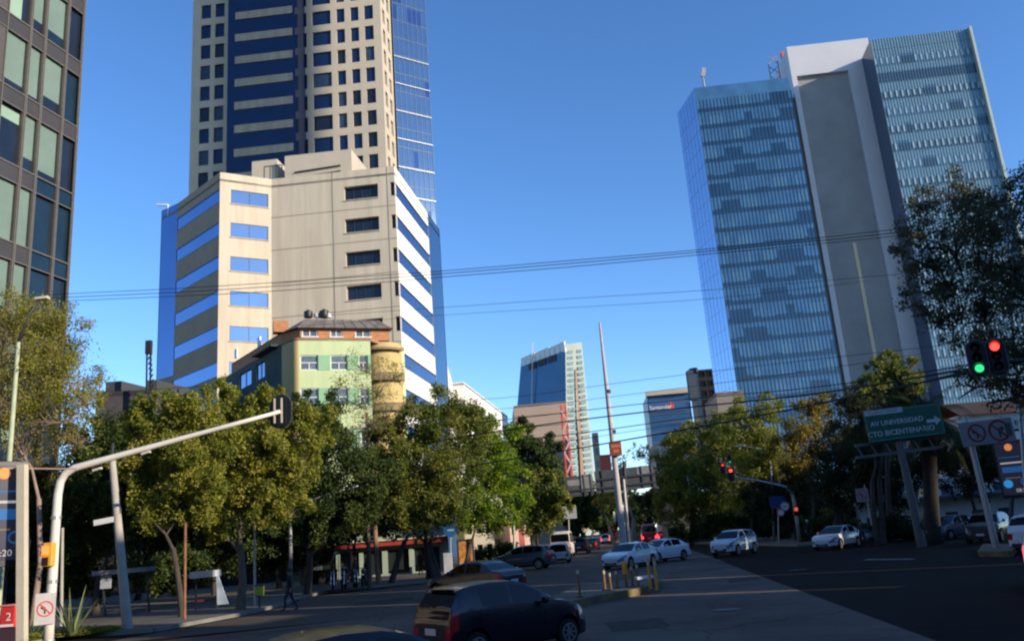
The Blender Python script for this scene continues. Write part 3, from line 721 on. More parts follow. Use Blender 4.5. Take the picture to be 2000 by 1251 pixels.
for k in range(9): 
    m=MB(); a=fo+(f1_-fo)*(k+.5)/9; b=ri0+(ri1-ri0)*(k+.5)/9; m.bar(a+Z*(zp1+.03),b+Z*(zp1+RZ+.03),.05); m.build('roof_rib',mat('rib_rust',(.2,.14,.1)),dh)
m=MB(); m.box(pl0+off*.6+Z*(zp1+.75),(1.3,1.1,1.1),dF,nF); m.build('chimney_block',BRK,dh)
# coloured window boxes on the shaded penthouse side
m=MB()
for x_ in (462,507):
    c=xy(hit(pl0,-37,x_,690)); m.box(c+nS5*.05+Z*(zat(c,x_,690 if x_<480 else 668)),(.75,.1,.95),dS5,nS5)
m.build('dormer_window',mat('dormer_glass',(.35,.42,.5),rough=.2),dh)
wd.flush()
TANK=mat('black_tank',(.02,.02,.022),rough=.45); TANKW=mat('white_tank',(.6,.6,.58),rough=.5)
for k,(x_,r_,mt) in enumerate(((602,.42,TANK),(619,.27,TANKW),(633,.46,TANK),(642,.24,TANKW))):
    p=at(x_,617,Yd+3.5); lab=['black water tank left on the penthouse roof of the green house','small white water tank between two black tanks','largest black water tank on the green house roof','slim white tank at the right end of the roof tanks'][k]
    t=thing('water_tank',lab,'water tank',p-Z*.15,0,'water tanks on the green house'); m=MB(); m.lathe(p-Z*.15,Z,[(0,r_*.92),(.1,r_),(r_*1.25,r_),(r_*1.5,r_*.75),(r_*1.62,r_*.3)],16); m.build('drum',mt,t,smooth='auto'); m=MB(); m.lathe(p+Z*(r_*1.62-.15),Z,[(0,r_*.3),(.08,r_*.28)],12); m.build('lid',mt,t)
p=at(748,660,Yd+6); t=thing('roof_antenna','thin antenna mast with dark insulators above the ochre bay','antenna',(p.x,p.y,zt5)); m=MB(); zt_=zat(p,748,618); m.tube([xy(p)+Z*zt5,xy(p)+Z*zt_],.04,6); m.build('mast',DKMET,t)
m=MB()
for k in range(4): m.lathe(xy(p)+Z*(zt_-.3-k*.45),Z,[(0,.05),(.03,.11),(.1,.11),(.13,.05)],8)
m.build('insulator',DKMET,t)
# ---------------------------------------------------------------- shops on the far pavement
SHG=mat('sage_render',(.26,.33,.27),rough=.9,var=.12,scale=.7)
p=at(612,985,66); q=hit(p,84,872,985); sh=thing('shop_building','sage green shop front with a red fascia behind the pavement trees','shop',(p.x,p.y,0))
zf=zat(p,700,1062)-.1; W=MB(); ws=Wins(sh,[mat('shop_dark',(.02,.025,.025),rough=.25),G_DARK])
facade(W,p,q,[0,.05,.16,.2,.33,.36,.50,.54,.7,.74,.93,1],[0,.25,zf-.5,zf+.1,p.z],lambda i,j: 0 if j==1 and i%2==1 else None,.3,ws); W.build('wall',SHG,sh)
dn=(xy(q)-xy(p)).normalized(); nn=Vector((dn.y,-dn.x,0)); Ls=(xy(q)-xy(p)).length
m=MB(); m.box((xy(p)+xy(q))/2+nn*.35+Z*(zf+.0),(Ls,.7,.35),dn,nn); m.build('fascia',mat('fascia_red',(.28,.035,.03),rough=.6,var=.2),sh)
m=MB(); m.box((xy(p)+xy(q))/2+nn*.42+Z*(zf+.24),(Ls,.9,.1),dn,nn); m.build('canopy',mat('canopy_cream',(.5,.44,.3)),sh)
m=MB(); nb=-nn*6; P_=[xy(p),xy(q),xy(q)+nb,xy(p)+nb]
for i in (1,2,3): m.face([P_[i],P_[(i+1)%4],P_[(i+1)%4]+Z*p.z,P_[i]+Z*p.z])
m.face([v+Z*p.z for v in P_]); m.build('rear_wall',SHG,sh); ws.flush()
o,P,zt=block('shop_building','cream shop with tall window behind the bright green tree','shop',905,962,1000,74,80,8,mat('cream_render',(.5,.44,.33)),2,3,G_DARK,.6,.55)
o,P,zt=block('shop_building','small house front with red and white pillar beside the grey pickup','shop',994,1036,1012,78,70,7,mat('pink_white',(.55,.40,.34)),2,3,G_DARK,.5,.5)
c=xy(at(1019,1050,77)); m=MB(); m.box(c+Z*2.2,(.5,.5,4.4)); m.build('corner_pillar',mat('pillar_red',(.55,.16,.12)),o)
o,P,zt=block('office_building','added dark building, shade in its colour, closing the left pavement behind the shelters','building',-60,560,985,68,-98,14,mat('tree_shade_wall',(.016,.016,.017),var=.3),3,14,G_DARK,.5,.5)  # near-black wall colour stands in for the darkness under the trees
# right side background
o,P,zt=block('shop_building','white fronted building seen behind the palm trunk on the right','building',1668,2030,945,78,-88,12,mat('white_render',(.62,.60,.55),rough=.85,var=.1,scale=.4),2,7,G_TDARK,.35,.5)
zz_=zt
dn=(P[1]-P[0]).normalized(); nn=Vector((dn.y,-dn.x,0)); m=MB(); m.box((P[0]+P[1])/2+nn*.9+Z*2.9,((P[1]-P[0]).length,1.8,.2),dn,nn); m.build('awning',mat('awning_teal',(.06,.10,.12)),o)
o,P,zt=block('house','orange tiled white house above the no turn board on the right','house',1870,2060,812,95,-88,10,mat('white_render',(.60,.58,.53)),4,6,G_DARK,.5,.5,roofm=mat('orange_tile',(.52,.18,.07),rough=.9,var=.25,scale=3))
dn=(P[1]-P[0]).normalized(); nn=Vector((dn.y,-dn.x,0)); m=MB(); r0,r1=P[0]+nn*.6,P[1]+nn*.6
m.face([r0+Z*zt,r1+Z*zt,r1-nn*4+Z*(zt+1.8),r0-nn*4+Z*(zt+1.8)]); m.face([r1-nn*4+Z*(zt+1.8),r0-nn*4+Z*(zt+1.8),r0-nn*8+Z*zt,r1-nn*8+Z*zt]); m.build('tiled_roof',mat('orange_tile',(.52,.18,.07)),o)
o,P,zt=block('office_building','dark grey building behind the yellow trees right of the avenue','building',1310,1680,968,98,-88,12,mat('dark_grey_wall',(.055,.055,.055),var=.3),4,14,G_DARK,.5,.5)  # plain dark grey wall as backing behind the trees
# buildings out of the frame on the right: they shade the crossing and are seen in the glass
SHB=mat('buff_render',(.38,.34,.29),rough=.9,var=.1,scale=.4)
def offblock(c,wid,dep,h,lab,az_):
    """block with its street front centred at c, looking along az_"""
    o=thing('street_building',lab,'building',(c[0],c[1],0)); n=dirv(az_); d=Vector((-n.y,n.x,0))
    A_=Vector((c[0],c[1],0))+d*(-wid/2); B_=A_+d*wid
    W=MB(); wn=Wins(o,[G_DARK]); nf=max(2,int(h/3.4)); nc=max(2,int(wid/3.2)); us=[0]; zs=[0]
    for k in range(nc): us+=[(k+.25)/nc,(k+.75)/nc]
    for k in range(nf): zs+=[h*(k+.25)/nf,h*(k+.75)/nf]
    us.append(1.); zs.append(h)
    facade(W,A_,B_,us,zs,lambda i,j: 0 if i%2 and j%2 else None,.2,wn)
    P=[A_,B_,B_-n*dep,A_-n*dep]
    for i in (1,2,3): W.face([P[i],P[(i+1)%4],P[(i+1)%4]+Z*h,P[i]+Z*h])
    W.face([p_+Z*h for p_ in P]); W.build('wall',SHB,o); wn.flush(12); return o
sv=dirv(SUN_AZ); qv=Vector((-sv.y,sv.x,0))     # qv: to the left of the sun ray
def offrow(q0,q1,dist,h,lab,dep=9): 
    c=sv*dist+qv*((q0+q1)/2); offblock((c.x,c.y),abs(q1-q0),dep,h,lab,SUN_AZ+180)
# ================================================================== unseen sun blockers right of the frame, heights and gaps shaped for shade and streaks
g0=0.0
for (a,b,d,h,lab) in ((-22,19.4,28,15.5,'low buff street block standing nearest on the right outside the view'),(19.41,22.4,28,20.5,'narrow buff street block second along the right outside the view'),(22.41,25.6,28,15.7,'unseen low narrow buff block between two taller ones, cut down to let sun in'),(25.61,28.2,28,20.5,'narrow buff street block beside the low squeezed one outside the view'),
    (28.75,36.0,28,20.8,'narrow buff street block third along the right outside the view'),(36.5,47,28,21,'buff street block fourth along the right outside the view'),
    (47,57.0,40,22.5,'taller buff street block fifth along the right outside the view'),(58.1,100,40,22.5,'long buff street block farthest along the right outside the view')):
    offrow(a,b,d,h,lab)
offblock((2,-42),96,14,27,'wide buff block closing the street behind the viewpoint',0)
offblock((-48,-6),54,14,24,'buff block beside the viewpoint on the left outside the view',90)
offblock((-50,37),30,12,24,'buff block left of the brown glass block outside the view',90)
qO=xy(O).dot(qv)-5; qL=pk(628).dot(qv)
offrow(qO-2,qL,150,215,'unseen tall slender buff tower added to shade the pale stone tower',22)  # added only to shade the left part of the stone tower
# ================================================================== vegetation
BARK=mat('bark_grey',(.055,.046,.038),rough=.95,var=.35,scale=4,bump=.5,stretch=(1,1,.25)); BARKL=mat('bark_pale',(.11,.09,.07),rough=.95,var=.3,scale=3,bump=.4,stretch=(1,1,.25)); BARKP=mat('bark_pinkish',(.26,.19,.15),rough=.95,var=.25,scale=3)
L_OLIVE=leafmat('leaf_olive',[(.055,.085,.022),(.125,.17,.034),(.22,.24,.05),(.31,.27,.06)],.45)
L_YEL=leafmat('leaf_yellow_green',[(.085,.12,.022),(.175,.21,.034),(.285,.29,.045),(.38,.33,.065)],.45)
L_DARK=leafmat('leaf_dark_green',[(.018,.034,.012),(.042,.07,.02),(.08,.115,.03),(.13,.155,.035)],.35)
L_BRIGHT=leafmat('leaf_bright_green',[(.06,.11,.014),(.13,.22,.02),(.23,.33,.03),(.32,.39,.04)],.45)
L_ORANGE=leafmat('leaf_autumn',[(.09,.085,.02),(.20,.165,.03),(.32,.23,.04),(.32,.26,.05)])
L_WILLOW=leafmat('leaf_willow',[(.13,.14,.03),(.24,.245,.045),(.33,.32,.06),(.28,.18,.07)],.45)
L_SHADE=leafmat('leaf_shade_dark',[(.018,.026,.013),(.035,.045,.022),(.055,.065,.03),(.07,.06,.03)],.3)  # leaf greens darkened to stand for trees in shade
L_GREY=leafmat('leaf_grey_green',[(.04,.05,.028),(.075,.085,.045),(.11,.115,.06),(.14,.11,.06)],.4)
L_PALM=leafmat('leaf_palm',[(.02,.028,.010),(.035,.05,.016),(.05,.065,.02),(.10,.085,.035)],.2)
def leaves(C,Rr,n,size,rng,clumps=13,spread=.42,shell=.55,aspect=.55):
    """leaf quads: C (k,3) blob centres, Rr (k,) radii; returns verts (4N,3), tint (N,)"""
    C=np.asarray(C); Rr=np.asarray(Rr); V=[];T=[]
    for c,r in zip(C,Rr):
        d=rng.normal(size=(clumps,3)); d/=np.linalg.norm(d,axis=1)[:,None]
        rad_=r*(shell+(1-shell)*rng.random(clumps)**.7)*np.where(rng.random(clumps)<.25,.45,.92)
        cc=c+d*rad_[:,None]*np.array([1,1,.85]); ct=rng.random(clumps)*.75
        k=max(20,int(1.5*n*(r/Rr.mean())**2)); idx=rng.integers(0,clumps,k)
        g=rng.normal(size=(k,3)); g*=(r*spread*(rng.random(k)**.5)/np.linalg.norm(g,axis=1))[:,None]
        P=cc[idx]+g
        a=rng.normal(size=(k,3)); a/=np.linalg.norm(a,axis=1)[:,None]
        b=np.cross(a,rng.normal(size=(k,3))); b/=np.linalg.norm(b,axis=1)[:,None]
        s=size*(.55+.9*rng.random(k)); A_=a*s[:,None]*.5; B_=b*(s*aspect)[:,None]*.5
        V.append(np.stack([P-A_,P+B_-A_*.1,P+A_,P-B_-A_*.1],1).reshape(-1,3)); T.append(np.clip(ct[idx]+rng.normal(size=k)*.11+.12,0,1))
    return np.concatenate(V),np.concatenate(T)
def leafmesh(name,V,T,m,parent):
    n=len(T); me=bpy.data.meshes.new(name)
    if parent is not None: V=V-np.array(rootloc(parent))
    me.vertices.add(4*n); me.vertices.foreach_set('co',V.astype(np.float32).ravel())
    me.loops.add(4*n); me.loops.foreach_set('vertex_index',np.arange(4*n,dtype=np.int32))
    me.polygons.add(n); me.polygons.foreach_set('loop_start',np.arange(0,4*n,4,dtype=np.int32))
    at_=me.attributes.new('tint','FLOAT','FACE'); at_.data.foreach_set('value',T.astype(np.float32))
    me.materials.append(m); me.update(calc_edges=True)
    o=bpy.data.objects.new(name,me); COL.objects.link(o); o.parent=parent; return o
TI=[0]
def tree(label,base,blobs,Y,lm,n=520,size=.26,tr=.17,fork=.42,bark=None,lean=None,twigs=3,dj=.6,group=None,name='tree',cat='tree',spread=.42,clumps=13,shell=.55,limb=True,trunks=1,zs=1.0):
    """base: ground pixel or point; blobs: (x, y, radius) in photo pixels seen at depth Y"""
    TI[0]+=1; rng=np.random.default_rng(100+TI[0]); rr=random.Random(TI[0])
    b=Vector(base) if len(base)==3 else xy(at(base[0],base[1],Y))
    C=[];Rr=[]
    for x,y,r in blobs:
        p=at(x,y+.40*r*(0 if Y>70 or Y<30 else 1),Y); s=(p-EYE).length/F*r*1.12; j=rr.uniform(-1,1)*dj*max(s,1.0)
        p=p+(p-EYE).normalized()*j; C.append(p); Rr.append(s)
    o=thing(name,label,cat,(b.x,b.y,0),0,group)
    m=MB(); top=sum(C,Vector())/len(C); hh=min(c.z-r for c,r in zip(C,Rr))
    fz_=max(1.4,fork*top.z)
    for t_ in range(trunks):
        off=Vector((rr.uniform(-.5,.5),rr.uniform(-.5,.5),0)) if trunks>1 else Vector()
        b_=xy(b)+off; 
        fk=b_.lerp(xy(top),.35 if lean is None else lean)+Z*fz_+Vector((rr.uniform(-.2,.2),rr.uniform(-.2,.2),0))
        mid=b_.lerp(xy(fk),.35)+Z*fz_*.5+Vector((rr.uniform(-.15,.15),rr.uniform(-.15,.15),0))
        m.tube([b_-Z*.1,b_+Z*.25,mid,fk],[tr*1.5,tr*1.08,tr*.9,tr*.78],9)
        nodes=[(fk,tr*.62)]
        for c,r in sorted(zip(C[t_::trunks],Rr[t_::trunks]),key=lambda t:(t[0]-fk).length):
            if not limb: continue
            q=c+Vector((rr.uniform(-.3,.3),rr.uniform(-.3,.3),-.25))*r
            s0_,w0_=min(nodes,key=lambda t:(t[0]-q).length*(1.0 if t[0] is not fk else .85)+max(0,t[0].z-q.z)*2)
            k=s0_.lerp(q,.5)+Vector((rr.uniform(-.3,.3),rr.uniform(-.3,.3),rr.uniform(-.05,.2)))*(q-s0_).length*.5
            m.tube([s0_-Z*.06,k,q],[w0_,w0_*.72,w0_*.42],6,cap=False); nodes.append((q,max(.02,w0_*.5))); nodes.append((k,w0_*.6))
            for _ in range(twigs):
                d=Vector((rr.gauss(0,1),rr.gauss(0,1),rr.gauss(.5,.8))).normalized(); s0=k.lerp(q,rr.uniform(.2,1)); e=s0+d*r*rr.uniform(.6,1.1)
                m.tube([s0,s0.lerp(e,.5)+Vector((rr.uniform(-.1,.1),rr.uniform(-.1,.1),.06))*r,e],[tr*.16,tr*.11,tr*.04],4,cap=False)
    m.build('trunk',bark or BARK,o,smooth=True)
    if n>0:
        C2_=[];R2_=[]
        for c,r in zip(C,Rr):
            for _ in range(5):
                d=Vector((rr.gauss(0,1),rr.gauss(0,1),abs(rr.gauss(.5,.7)))).normalized(); C2_.append(c+d*r*rr.uniform(.95,1.3)); R2_.append(r*rr.uniform(.25,.42))
        V2,T2=leaves([tuple(c) for c in C2_],R2_,n*(.36 if Y<60 else .24),size*(.62 if Y<60 else .78),rng,6,.75,.3)
        V,T=leaves([tuple(c) for c in C],Rr,n*(1.9 if Y<60 else 1.35),size*(.62 if Y<60 else .78),rng,clumps+9,spread*.92,shell); leafmesh('crown',np.concatenate([V,V2]),np.concatenate([T,T2]),lm,o)
    return o
# left pavement trees ------------------------------------------------
tree('tall wispy tree with pale yellow green tips standing before the brown glass block',(70,1120),[(20,620,50),(60,610,46),(95,640,46),(50,670,56),(115,690,50),(15,700,54),(85,725,52),(140,745,42),(45,765,50),(170,765,24),(130,715,38),(5,770,44),(100,790,44),(150,800,34),(50,830,40)],38,L_WILLOW,430,.17,.13,.5,BARKP,twigs=22,spread=.62,clumps=16,zs=1)
tree('bare brownish tangled tree under the wispy tree at the far left',(45,1110),[(20,830,46),(70,850,44),(110,820,40),(150,840,34),(100,890,40),(40,900,40),(140,780,30)],40,L_WILLOW,110,.17,.12,.45,BARKP,twigs=26,spread=.6)
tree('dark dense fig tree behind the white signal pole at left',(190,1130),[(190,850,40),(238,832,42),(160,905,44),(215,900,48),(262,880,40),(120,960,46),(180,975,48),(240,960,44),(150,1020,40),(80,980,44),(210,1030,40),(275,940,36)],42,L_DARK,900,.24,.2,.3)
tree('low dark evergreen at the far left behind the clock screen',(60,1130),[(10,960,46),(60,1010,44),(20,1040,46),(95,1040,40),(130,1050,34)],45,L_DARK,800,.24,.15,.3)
tree('large yellow green tree with a slim straight trunk left of the traffic arm',(356,1195),[(340,812,42),(395,798,44),(300,850,38),(360,865,48),(420,850,46),(310,905,42),(375,925,46),(330,955,36),(425,915,40),(270,820,28),(290,790,22),(300,1000,30),(350,985,32),(395,985,30),(265,900,32),(275,960,30)],36,L_YEL,620,.21,.13,.45,twigs=4)
tree('leaning yellow green tree with pale forked limbs beside the shelter',(470,1178),[(470,800,40),(520,795,42),(560,815,40),(450,860,44),(505,865,48),(560,880,46),(600,850,36),(440,940,38),(490,940,42),(545,940,42),(410,990,28),(425,1025,24),(590,905,38),(475,985,26),(520,985,34),(560,990,30),(445,760,22),(535,765,20),(620,810,26)],38,L_YEL,600,.21,.19,.4,BARKL,lean=.05,twigs=4)
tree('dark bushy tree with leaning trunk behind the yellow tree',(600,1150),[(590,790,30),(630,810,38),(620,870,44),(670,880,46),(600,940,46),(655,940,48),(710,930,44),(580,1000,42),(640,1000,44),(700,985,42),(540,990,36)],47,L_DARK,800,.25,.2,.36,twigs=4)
tree('nearly bare twiggy tree before the green house',(722,1140),[(700,700,34),(690,760,40),(735,740,42),(760,790,40),(720,800,42),(690,830,34),(775,720,26)],50,L_WILLOW,90,.18,.13,.5,BARKL,twigs=24,spread=.7)
tree('broad olive tree left of the bright green tree',(765,1125),[(780,835,38),(825,815,40),(870,805,42),(905,800,36),(800,880,46),(855,870,48),(910,860,44),(770,930,44),(830,930,46),(885,930,42),(745,970,36),(800,985,40),(850,990,36),(940,820,26),(740,880,34),(760,840,24),(880,975,34),(815,1015,30)],53,L_OLIVE,640,.25,.19,.36,twigs=4)
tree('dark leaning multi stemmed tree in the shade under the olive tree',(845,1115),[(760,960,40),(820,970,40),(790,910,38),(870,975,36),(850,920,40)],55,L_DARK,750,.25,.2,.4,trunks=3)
tree('bright green tree catching the sun beside the beige block',(905,1105),[(935,835,32),(965,850,36),(985,885,34),(955,905,42),(925,880,36),(990,930,36),(950,960,42),(905,950,40),(1000,975,34),(960,1000,32),(915,1000,34),(985,1010,24)],57,L_BRIGHT,650,.25,.16,.35,twigs=4)
tree('dark fig tree with rounded top right of the bright green tree',(1040,1090),[(1005,835,22),(1025,860,30),(1050,880,32),(1072,905,28),(1020,905,32),(1050,925,30)],66,L_DARK,800,.27,.17,.4)
tree('olive brown tree above the grey pickup',(1050,1090),[(1035,950,34),(1065,960,34),(1030,990,32),(1075,995,30),(1050,1015,28),(1090,965,22)],64,L_OLIVE,640,.26,.16,.4)
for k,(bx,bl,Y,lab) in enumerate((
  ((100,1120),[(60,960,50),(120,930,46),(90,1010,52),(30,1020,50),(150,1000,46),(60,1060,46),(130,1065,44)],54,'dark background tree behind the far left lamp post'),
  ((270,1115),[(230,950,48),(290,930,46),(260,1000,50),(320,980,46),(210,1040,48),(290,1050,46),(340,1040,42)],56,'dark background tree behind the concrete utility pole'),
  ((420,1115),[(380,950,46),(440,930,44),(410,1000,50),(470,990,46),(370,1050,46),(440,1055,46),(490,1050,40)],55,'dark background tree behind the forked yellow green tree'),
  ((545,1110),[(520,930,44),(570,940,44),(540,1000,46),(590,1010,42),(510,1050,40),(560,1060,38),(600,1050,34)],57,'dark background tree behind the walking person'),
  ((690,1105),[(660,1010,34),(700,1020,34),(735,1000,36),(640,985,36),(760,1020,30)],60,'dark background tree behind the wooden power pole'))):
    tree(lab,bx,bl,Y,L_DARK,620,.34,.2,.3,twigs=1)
# avenue ------------------------------------------------------------
for k,(bx,bl,Y,lm,lab) in enumerate((
  ((1105,1068),[(1100,985,22),(1125,975,24),(1110,1010,22),(1140,1005,20),(1125,1030,18)],95,L_DARK,'dark avenue tree left of the white bus shelter sign'),
  ((1150,1055),[(1150,985,20),(1175,980,20),(1160,1010,20),(1185,1010,18),(1140,965,14),(1195,985,16)],135,L_DARK,'dark small far tree left of the median poles'),
  ((1200,1052),[(1185,965,15),(1205,990,18),(1190,1015,18),(1220,1015,16),(1170,1030,14)],160,L_SHADE,'far dull tree right behind the median poles'),
  ((1270,1052),[(1265,985,18),(1290,975,20),(1280,1005,18),(1305,1005,20),(1260,1020,15)],145,L_SHADE,'far dull tree above the red vehicles'),
  ((1240,1052),[(1235,985,20),(1255,1000,22),(1225,1015,20),(1250,1030,18),(1230,965,14)],170,L_DARK,'far dark tree directly behind the bare median tree'),
  ((1300,1055),[(1310,960,24),(1325,990,24),(1300,1010,22),(1335,1020,20)],115,L_DARK,'dark avenue tree right of the red vehicles'))):
    tree(lab,bx,bl,Y,lm,700,.5,.25,.35,dj=.8,twigs=1)
tree('bare pollarded median tree with upright pinkish limbs',(1238,1062),[(1212,905,14),(1240,885,16),(1268,890,14),(1285,930,14),(1222,935,14),(1255,930,14),(1205,955,12)],92,L_ORANGE,45,.3,.3,.38,BARKP,twigs=22,spread=.8,lean=.1)
tree('brownish drying tree behind the sign backs left of the median tree',(1200,1060),[(1160,960,16),(1185,950,16),(1200,975,16),(1170,985,14)],110,L_ORANGE,160,.34,.2,.4,BARKP,twigs=8)
# right side --------------------------------------------------------
tree('wide olive tree with dark interior left of the yellow trees on the right',(1345,1050),[(1325,905,34),(1355,880,34),(1390,850,32),(1350,930,40),(1395,910,42),(1310,950,34),(1360,975,40),(1410,965,40),(1330,1000,36),(1425,830,28),(1440,880,38),(1380,1010,34)],88,L_OLIVE,620,.36,.22,.35,twigs=4)
tree('pale wispy bush topped tree beside the white teal podium',(1325,1055),[(1330,865,20),(1345,850,18),(1318,885,20),(1310,915,20)],93,L_YEL,420,.3,.14,.5,twigs=6,spread=.55)
tree('tall yellow green tree before the lower glass slab',(1470,1055),[(1460,820,30),(1485,850,34),(1445,860,30),(1500,800,24),(1475,900,38),(1510,890,36),(1450,930,36),(1495,945,36),(1530,930,34),(1440,980,30),(1520,975,30)],82,L_YEL,560,.3,.19,.4,twigs=6)
tree('slim autumn tree with orange crown tip at the foot of the glass slab',(1590,1055),[(1560,845,26),(1585,800,20),(1600,785,18),(1605,815,22),(1565,795,14),(1580,860,30),(1545,890,30),(1575,910,30)],76,L_ORANGE,330,.26,.15,.45,twigs=10,spread=.55)
tree('dull grey green tree behind the white parked sedan',(1645,1062),[(1640,835,30),(1610,870,32),(1655,870,34),(1625,920,36),(1670,910,34),(1600,950,34),(1650,955,36),(1690,860,30),(1700,940,30)],68,L_SHADE,420,.28,.2,.42,BARK,twigs=9,trunks=2)
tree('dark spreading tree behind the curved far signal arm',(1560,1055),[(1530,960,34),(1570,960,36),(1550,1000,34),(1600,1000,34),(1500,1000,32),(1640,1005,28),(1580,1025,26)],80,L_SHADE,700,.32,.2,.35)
tree('small sunlit olive tree showing over the cables before the concrete tower',(1740,1050),[(1735,712,24),(1715,735,24),(1760,725,26),(1780,745,22),(1700,760,22),(1745,760,28)],60,L_OLIVE,560,.26,.2,.6,twigs=6)
tree('dark twiggy tree behind the green direction sign',(1715,1060),[(1690,790,32),(1725,800,34),(1670,820,28),(1760,790,32),(1700,850,32),(1660,780,24),(1790,800,28)],56,L_SHADE,330,.24,.2,.5,twigs=12,trunks=2)
tree('huge dark grey green tree overhanging from the right edge',(30.5,29.0,0.0),[(1790,440,36),(1850,400,40),(1800,500,40),(1880,395,26),(1860,470,52),(1925,440,46),(1985,410,36),(1800,560,36),(1850,545,42),(1910,520,56),(1970,500,52),(1990,580,50),(1920,600,48),(1860,610,36),(1825,630,28),(1960,660,44),(1900,665,36),(2000,690,46),(2040,560,70),(2050,450,70),(1960,730,40),(1905,745,34),(1990,770,42),(2060,680,70),(1800,600,24),(1775,480,22)],27,L_GREY,250,.17,.34,.45,twigs=7,spread=.5,clumps=18,dj=1.6,lean=.1)
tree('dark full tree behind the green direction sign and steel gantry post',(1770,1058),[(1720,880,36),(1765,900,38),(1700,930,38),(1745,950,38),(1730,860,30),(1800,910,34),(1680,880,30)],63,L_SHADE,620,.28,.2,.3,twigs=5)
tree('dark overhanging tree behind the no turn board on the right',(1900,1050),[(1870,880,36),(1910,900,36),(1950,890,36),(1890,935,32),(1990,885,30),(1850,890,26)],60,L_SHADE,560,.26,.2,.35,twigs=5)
# palm ---------------------------------------------------------------
pb=xy(gr(1822,1062)); pb=xy(at(1822,1062,52)); pc_=at(1812,822,52)
pm=thing('palm_tree','stout date palm with drooping dark fronds behind the green direction sign','palm tree',pb)
m=MB(); pts=[pb.lerp(pc_,t) if t else pb-Z*.1 for t in (0,.08,.25,.5,.75,.93,1.0)]
m.tube(pts,[.62,.52,.44,.42,.42,.52,.35],14); m.build('trunk',mat('palm_bark',(.03,.025,.02),rough=.95,var=.4,scale=5,bump=.8),pm,smooth=True)
rr=random.Random(77)
for k in range(58):
    a=rr.uniform(0,2*math.pi); el=rr.uniform(-.75,1.35); L=rr.uniform(3.0,4.2)
    d=Vector((math.cos(a),math.sin(a),0)); p=pc_.copy(); v=(d*math.cos(el)+Z*math.sin(el)); m=MB(); seg=9; pts=[p.copy()]
    for s in range(seg):
        p=p+v*(L/seg); v=(v-Z*(.16+.05*s*.4)).normalized(); pts.append(p.copy())
    V=[];T=[]
    for s in range(1,seg+1):
        ax=(pts[s]-pts[s-1]).normalized(); sd=ax.cross(Z); 
        if sd.length<.05: sd=Vector((1,0,0))
        sd.normalize()
        for q in range(3):
            c=pts[s-1].lerp(pts[s],q/3.)
            for sg in (-1,1):
                l=.62*math.sin(math.pi*min(.97,(s+q/3.)/(seg+1)))+.12; tip=c+sd*sg*l*.8+ax*l*.55-Z*l*.38
                w_=ax*.035; V+= [c-w_,c+w_,tip+w_*.3,tip-w_*.3]; T.append(min(1,max(0,rr.gauss(.35,.2)+(0.5 if el<-.4 else 0))))
    m=leafmesh('frond',np.array([tuple(v_) for v_ in V]),np.array(T),L_PALM,pm)
# shrubs and hedges -----------------------------------------------------
def shrub(label,blobs,Y,lm,n=650,size=.18,group=None):
    TI[0]+=1; rng=np.random.default_rng(500+TI[0]); C=[];Rr=[]
    for x,y,r in blobs:
        p=at(x,y,Y); C.append(tuple(p)); Rr.append((p-EYE).length/F*r)
    c=np.mean(np.array(C),0); V,T=leaves(C,Rr,n,size,rng,14,.5,.4)
    V[:,2]=np.maximum(V[:,2],.03); 
    o=leafmesh('shrub',V,T,lm,None); solo(o,label,'shrub',group); return o
shrub('dark hedge along the left pavement behind the concrete pole',[(150,1120,40),(200,1130,36),(100,1130,40),(250,1120,34),(300,1115,34),(170,1080,32),(60,1120,36)],44,L_DARK,700,.2)
shrub('low dark hedge between the slim trunk and the shelter',[(330,1100,30),(370,1090,32),(400,1120,26),(350,1130,28),(310,1140,24)],46,L_DARK,700,.2)
shrub('clipped dark green hedge right of the far signal pole',[(1590,1030,26),(1620,1020,28),(1570,1045,20),(1650,1030,26),(1680,1035,22)],72,L_DARK,700,.26)
shrub('long dark hedge along the right pavement left of the far signal pole',[(1340,1040,22),(1370,1030,24),(1400,1025,26),(1430,1020,26),(1465,1025,26),(1500,1030,24),(1530,1035,22),(1320,1045,16)],86,L_DARK,700,.3)
shrub('dark undergrowth beneath the palm',[(1740,1030,24),(1770,1035,22),(1720,1040,20),(1800,1040,18)],60,L_SHADE,600,.2)
shrub('dull green hedge under the bright green tree',[(960,1080,18),(985,1070,20),(1010,1075,18),(935,1085,16)],68,L_DARK,500,.22)
shrub('dark shrubs behind the parked motorcycles',[(560,1090,28),(600,1080,26),(520,1100,26),(640,1085,20)],58,L_DARK,600,.22)
# sword leaved plants
def agave(label,x,y,Y,n,L,seed):
    rr=random.Random(seed); b=xy(at(x,y,Y)); b.z=.14; m=MB()
    for k in range(n):
        a=k*2.4+rr.uniform(-.2,.2); el=rr.uniform(.55,1.45); d=Vector((math.cos(a),math.sin(a),0)); l=L*rr.uniform(.7,1.05); v=d*math.cos(el)+Z*math.sin(el); p=b+d*.06; sd=d.cross(Z)
        pts=[]; 
        for s in range(6): pts.append(p.copy()); p=p+v*l/5; v=(v-Z*.05).normalized()
        for s in range(5):
            w0=.05*(1-s/5.)+.012; w1=.05*(1-(s+1)/5.)+.004; m.face([pts[s]-sd*w0,pts[s]+sd*w0,pts[s+1]+sd*w1,pts[s+1]-sd*w1])
    return solo(m.build('sword_plant',mat('agave_green',(.17,.21,.09),rough=.6,var=.25,scale=3),None),label,'plant')
agave('spiky sword leaved plant beside the no turn sign pole',140,1236,30,26,1.75,4)
agave('smaller spiky plant at the very left behind the red box',60,1240,31,18,1.0,9)
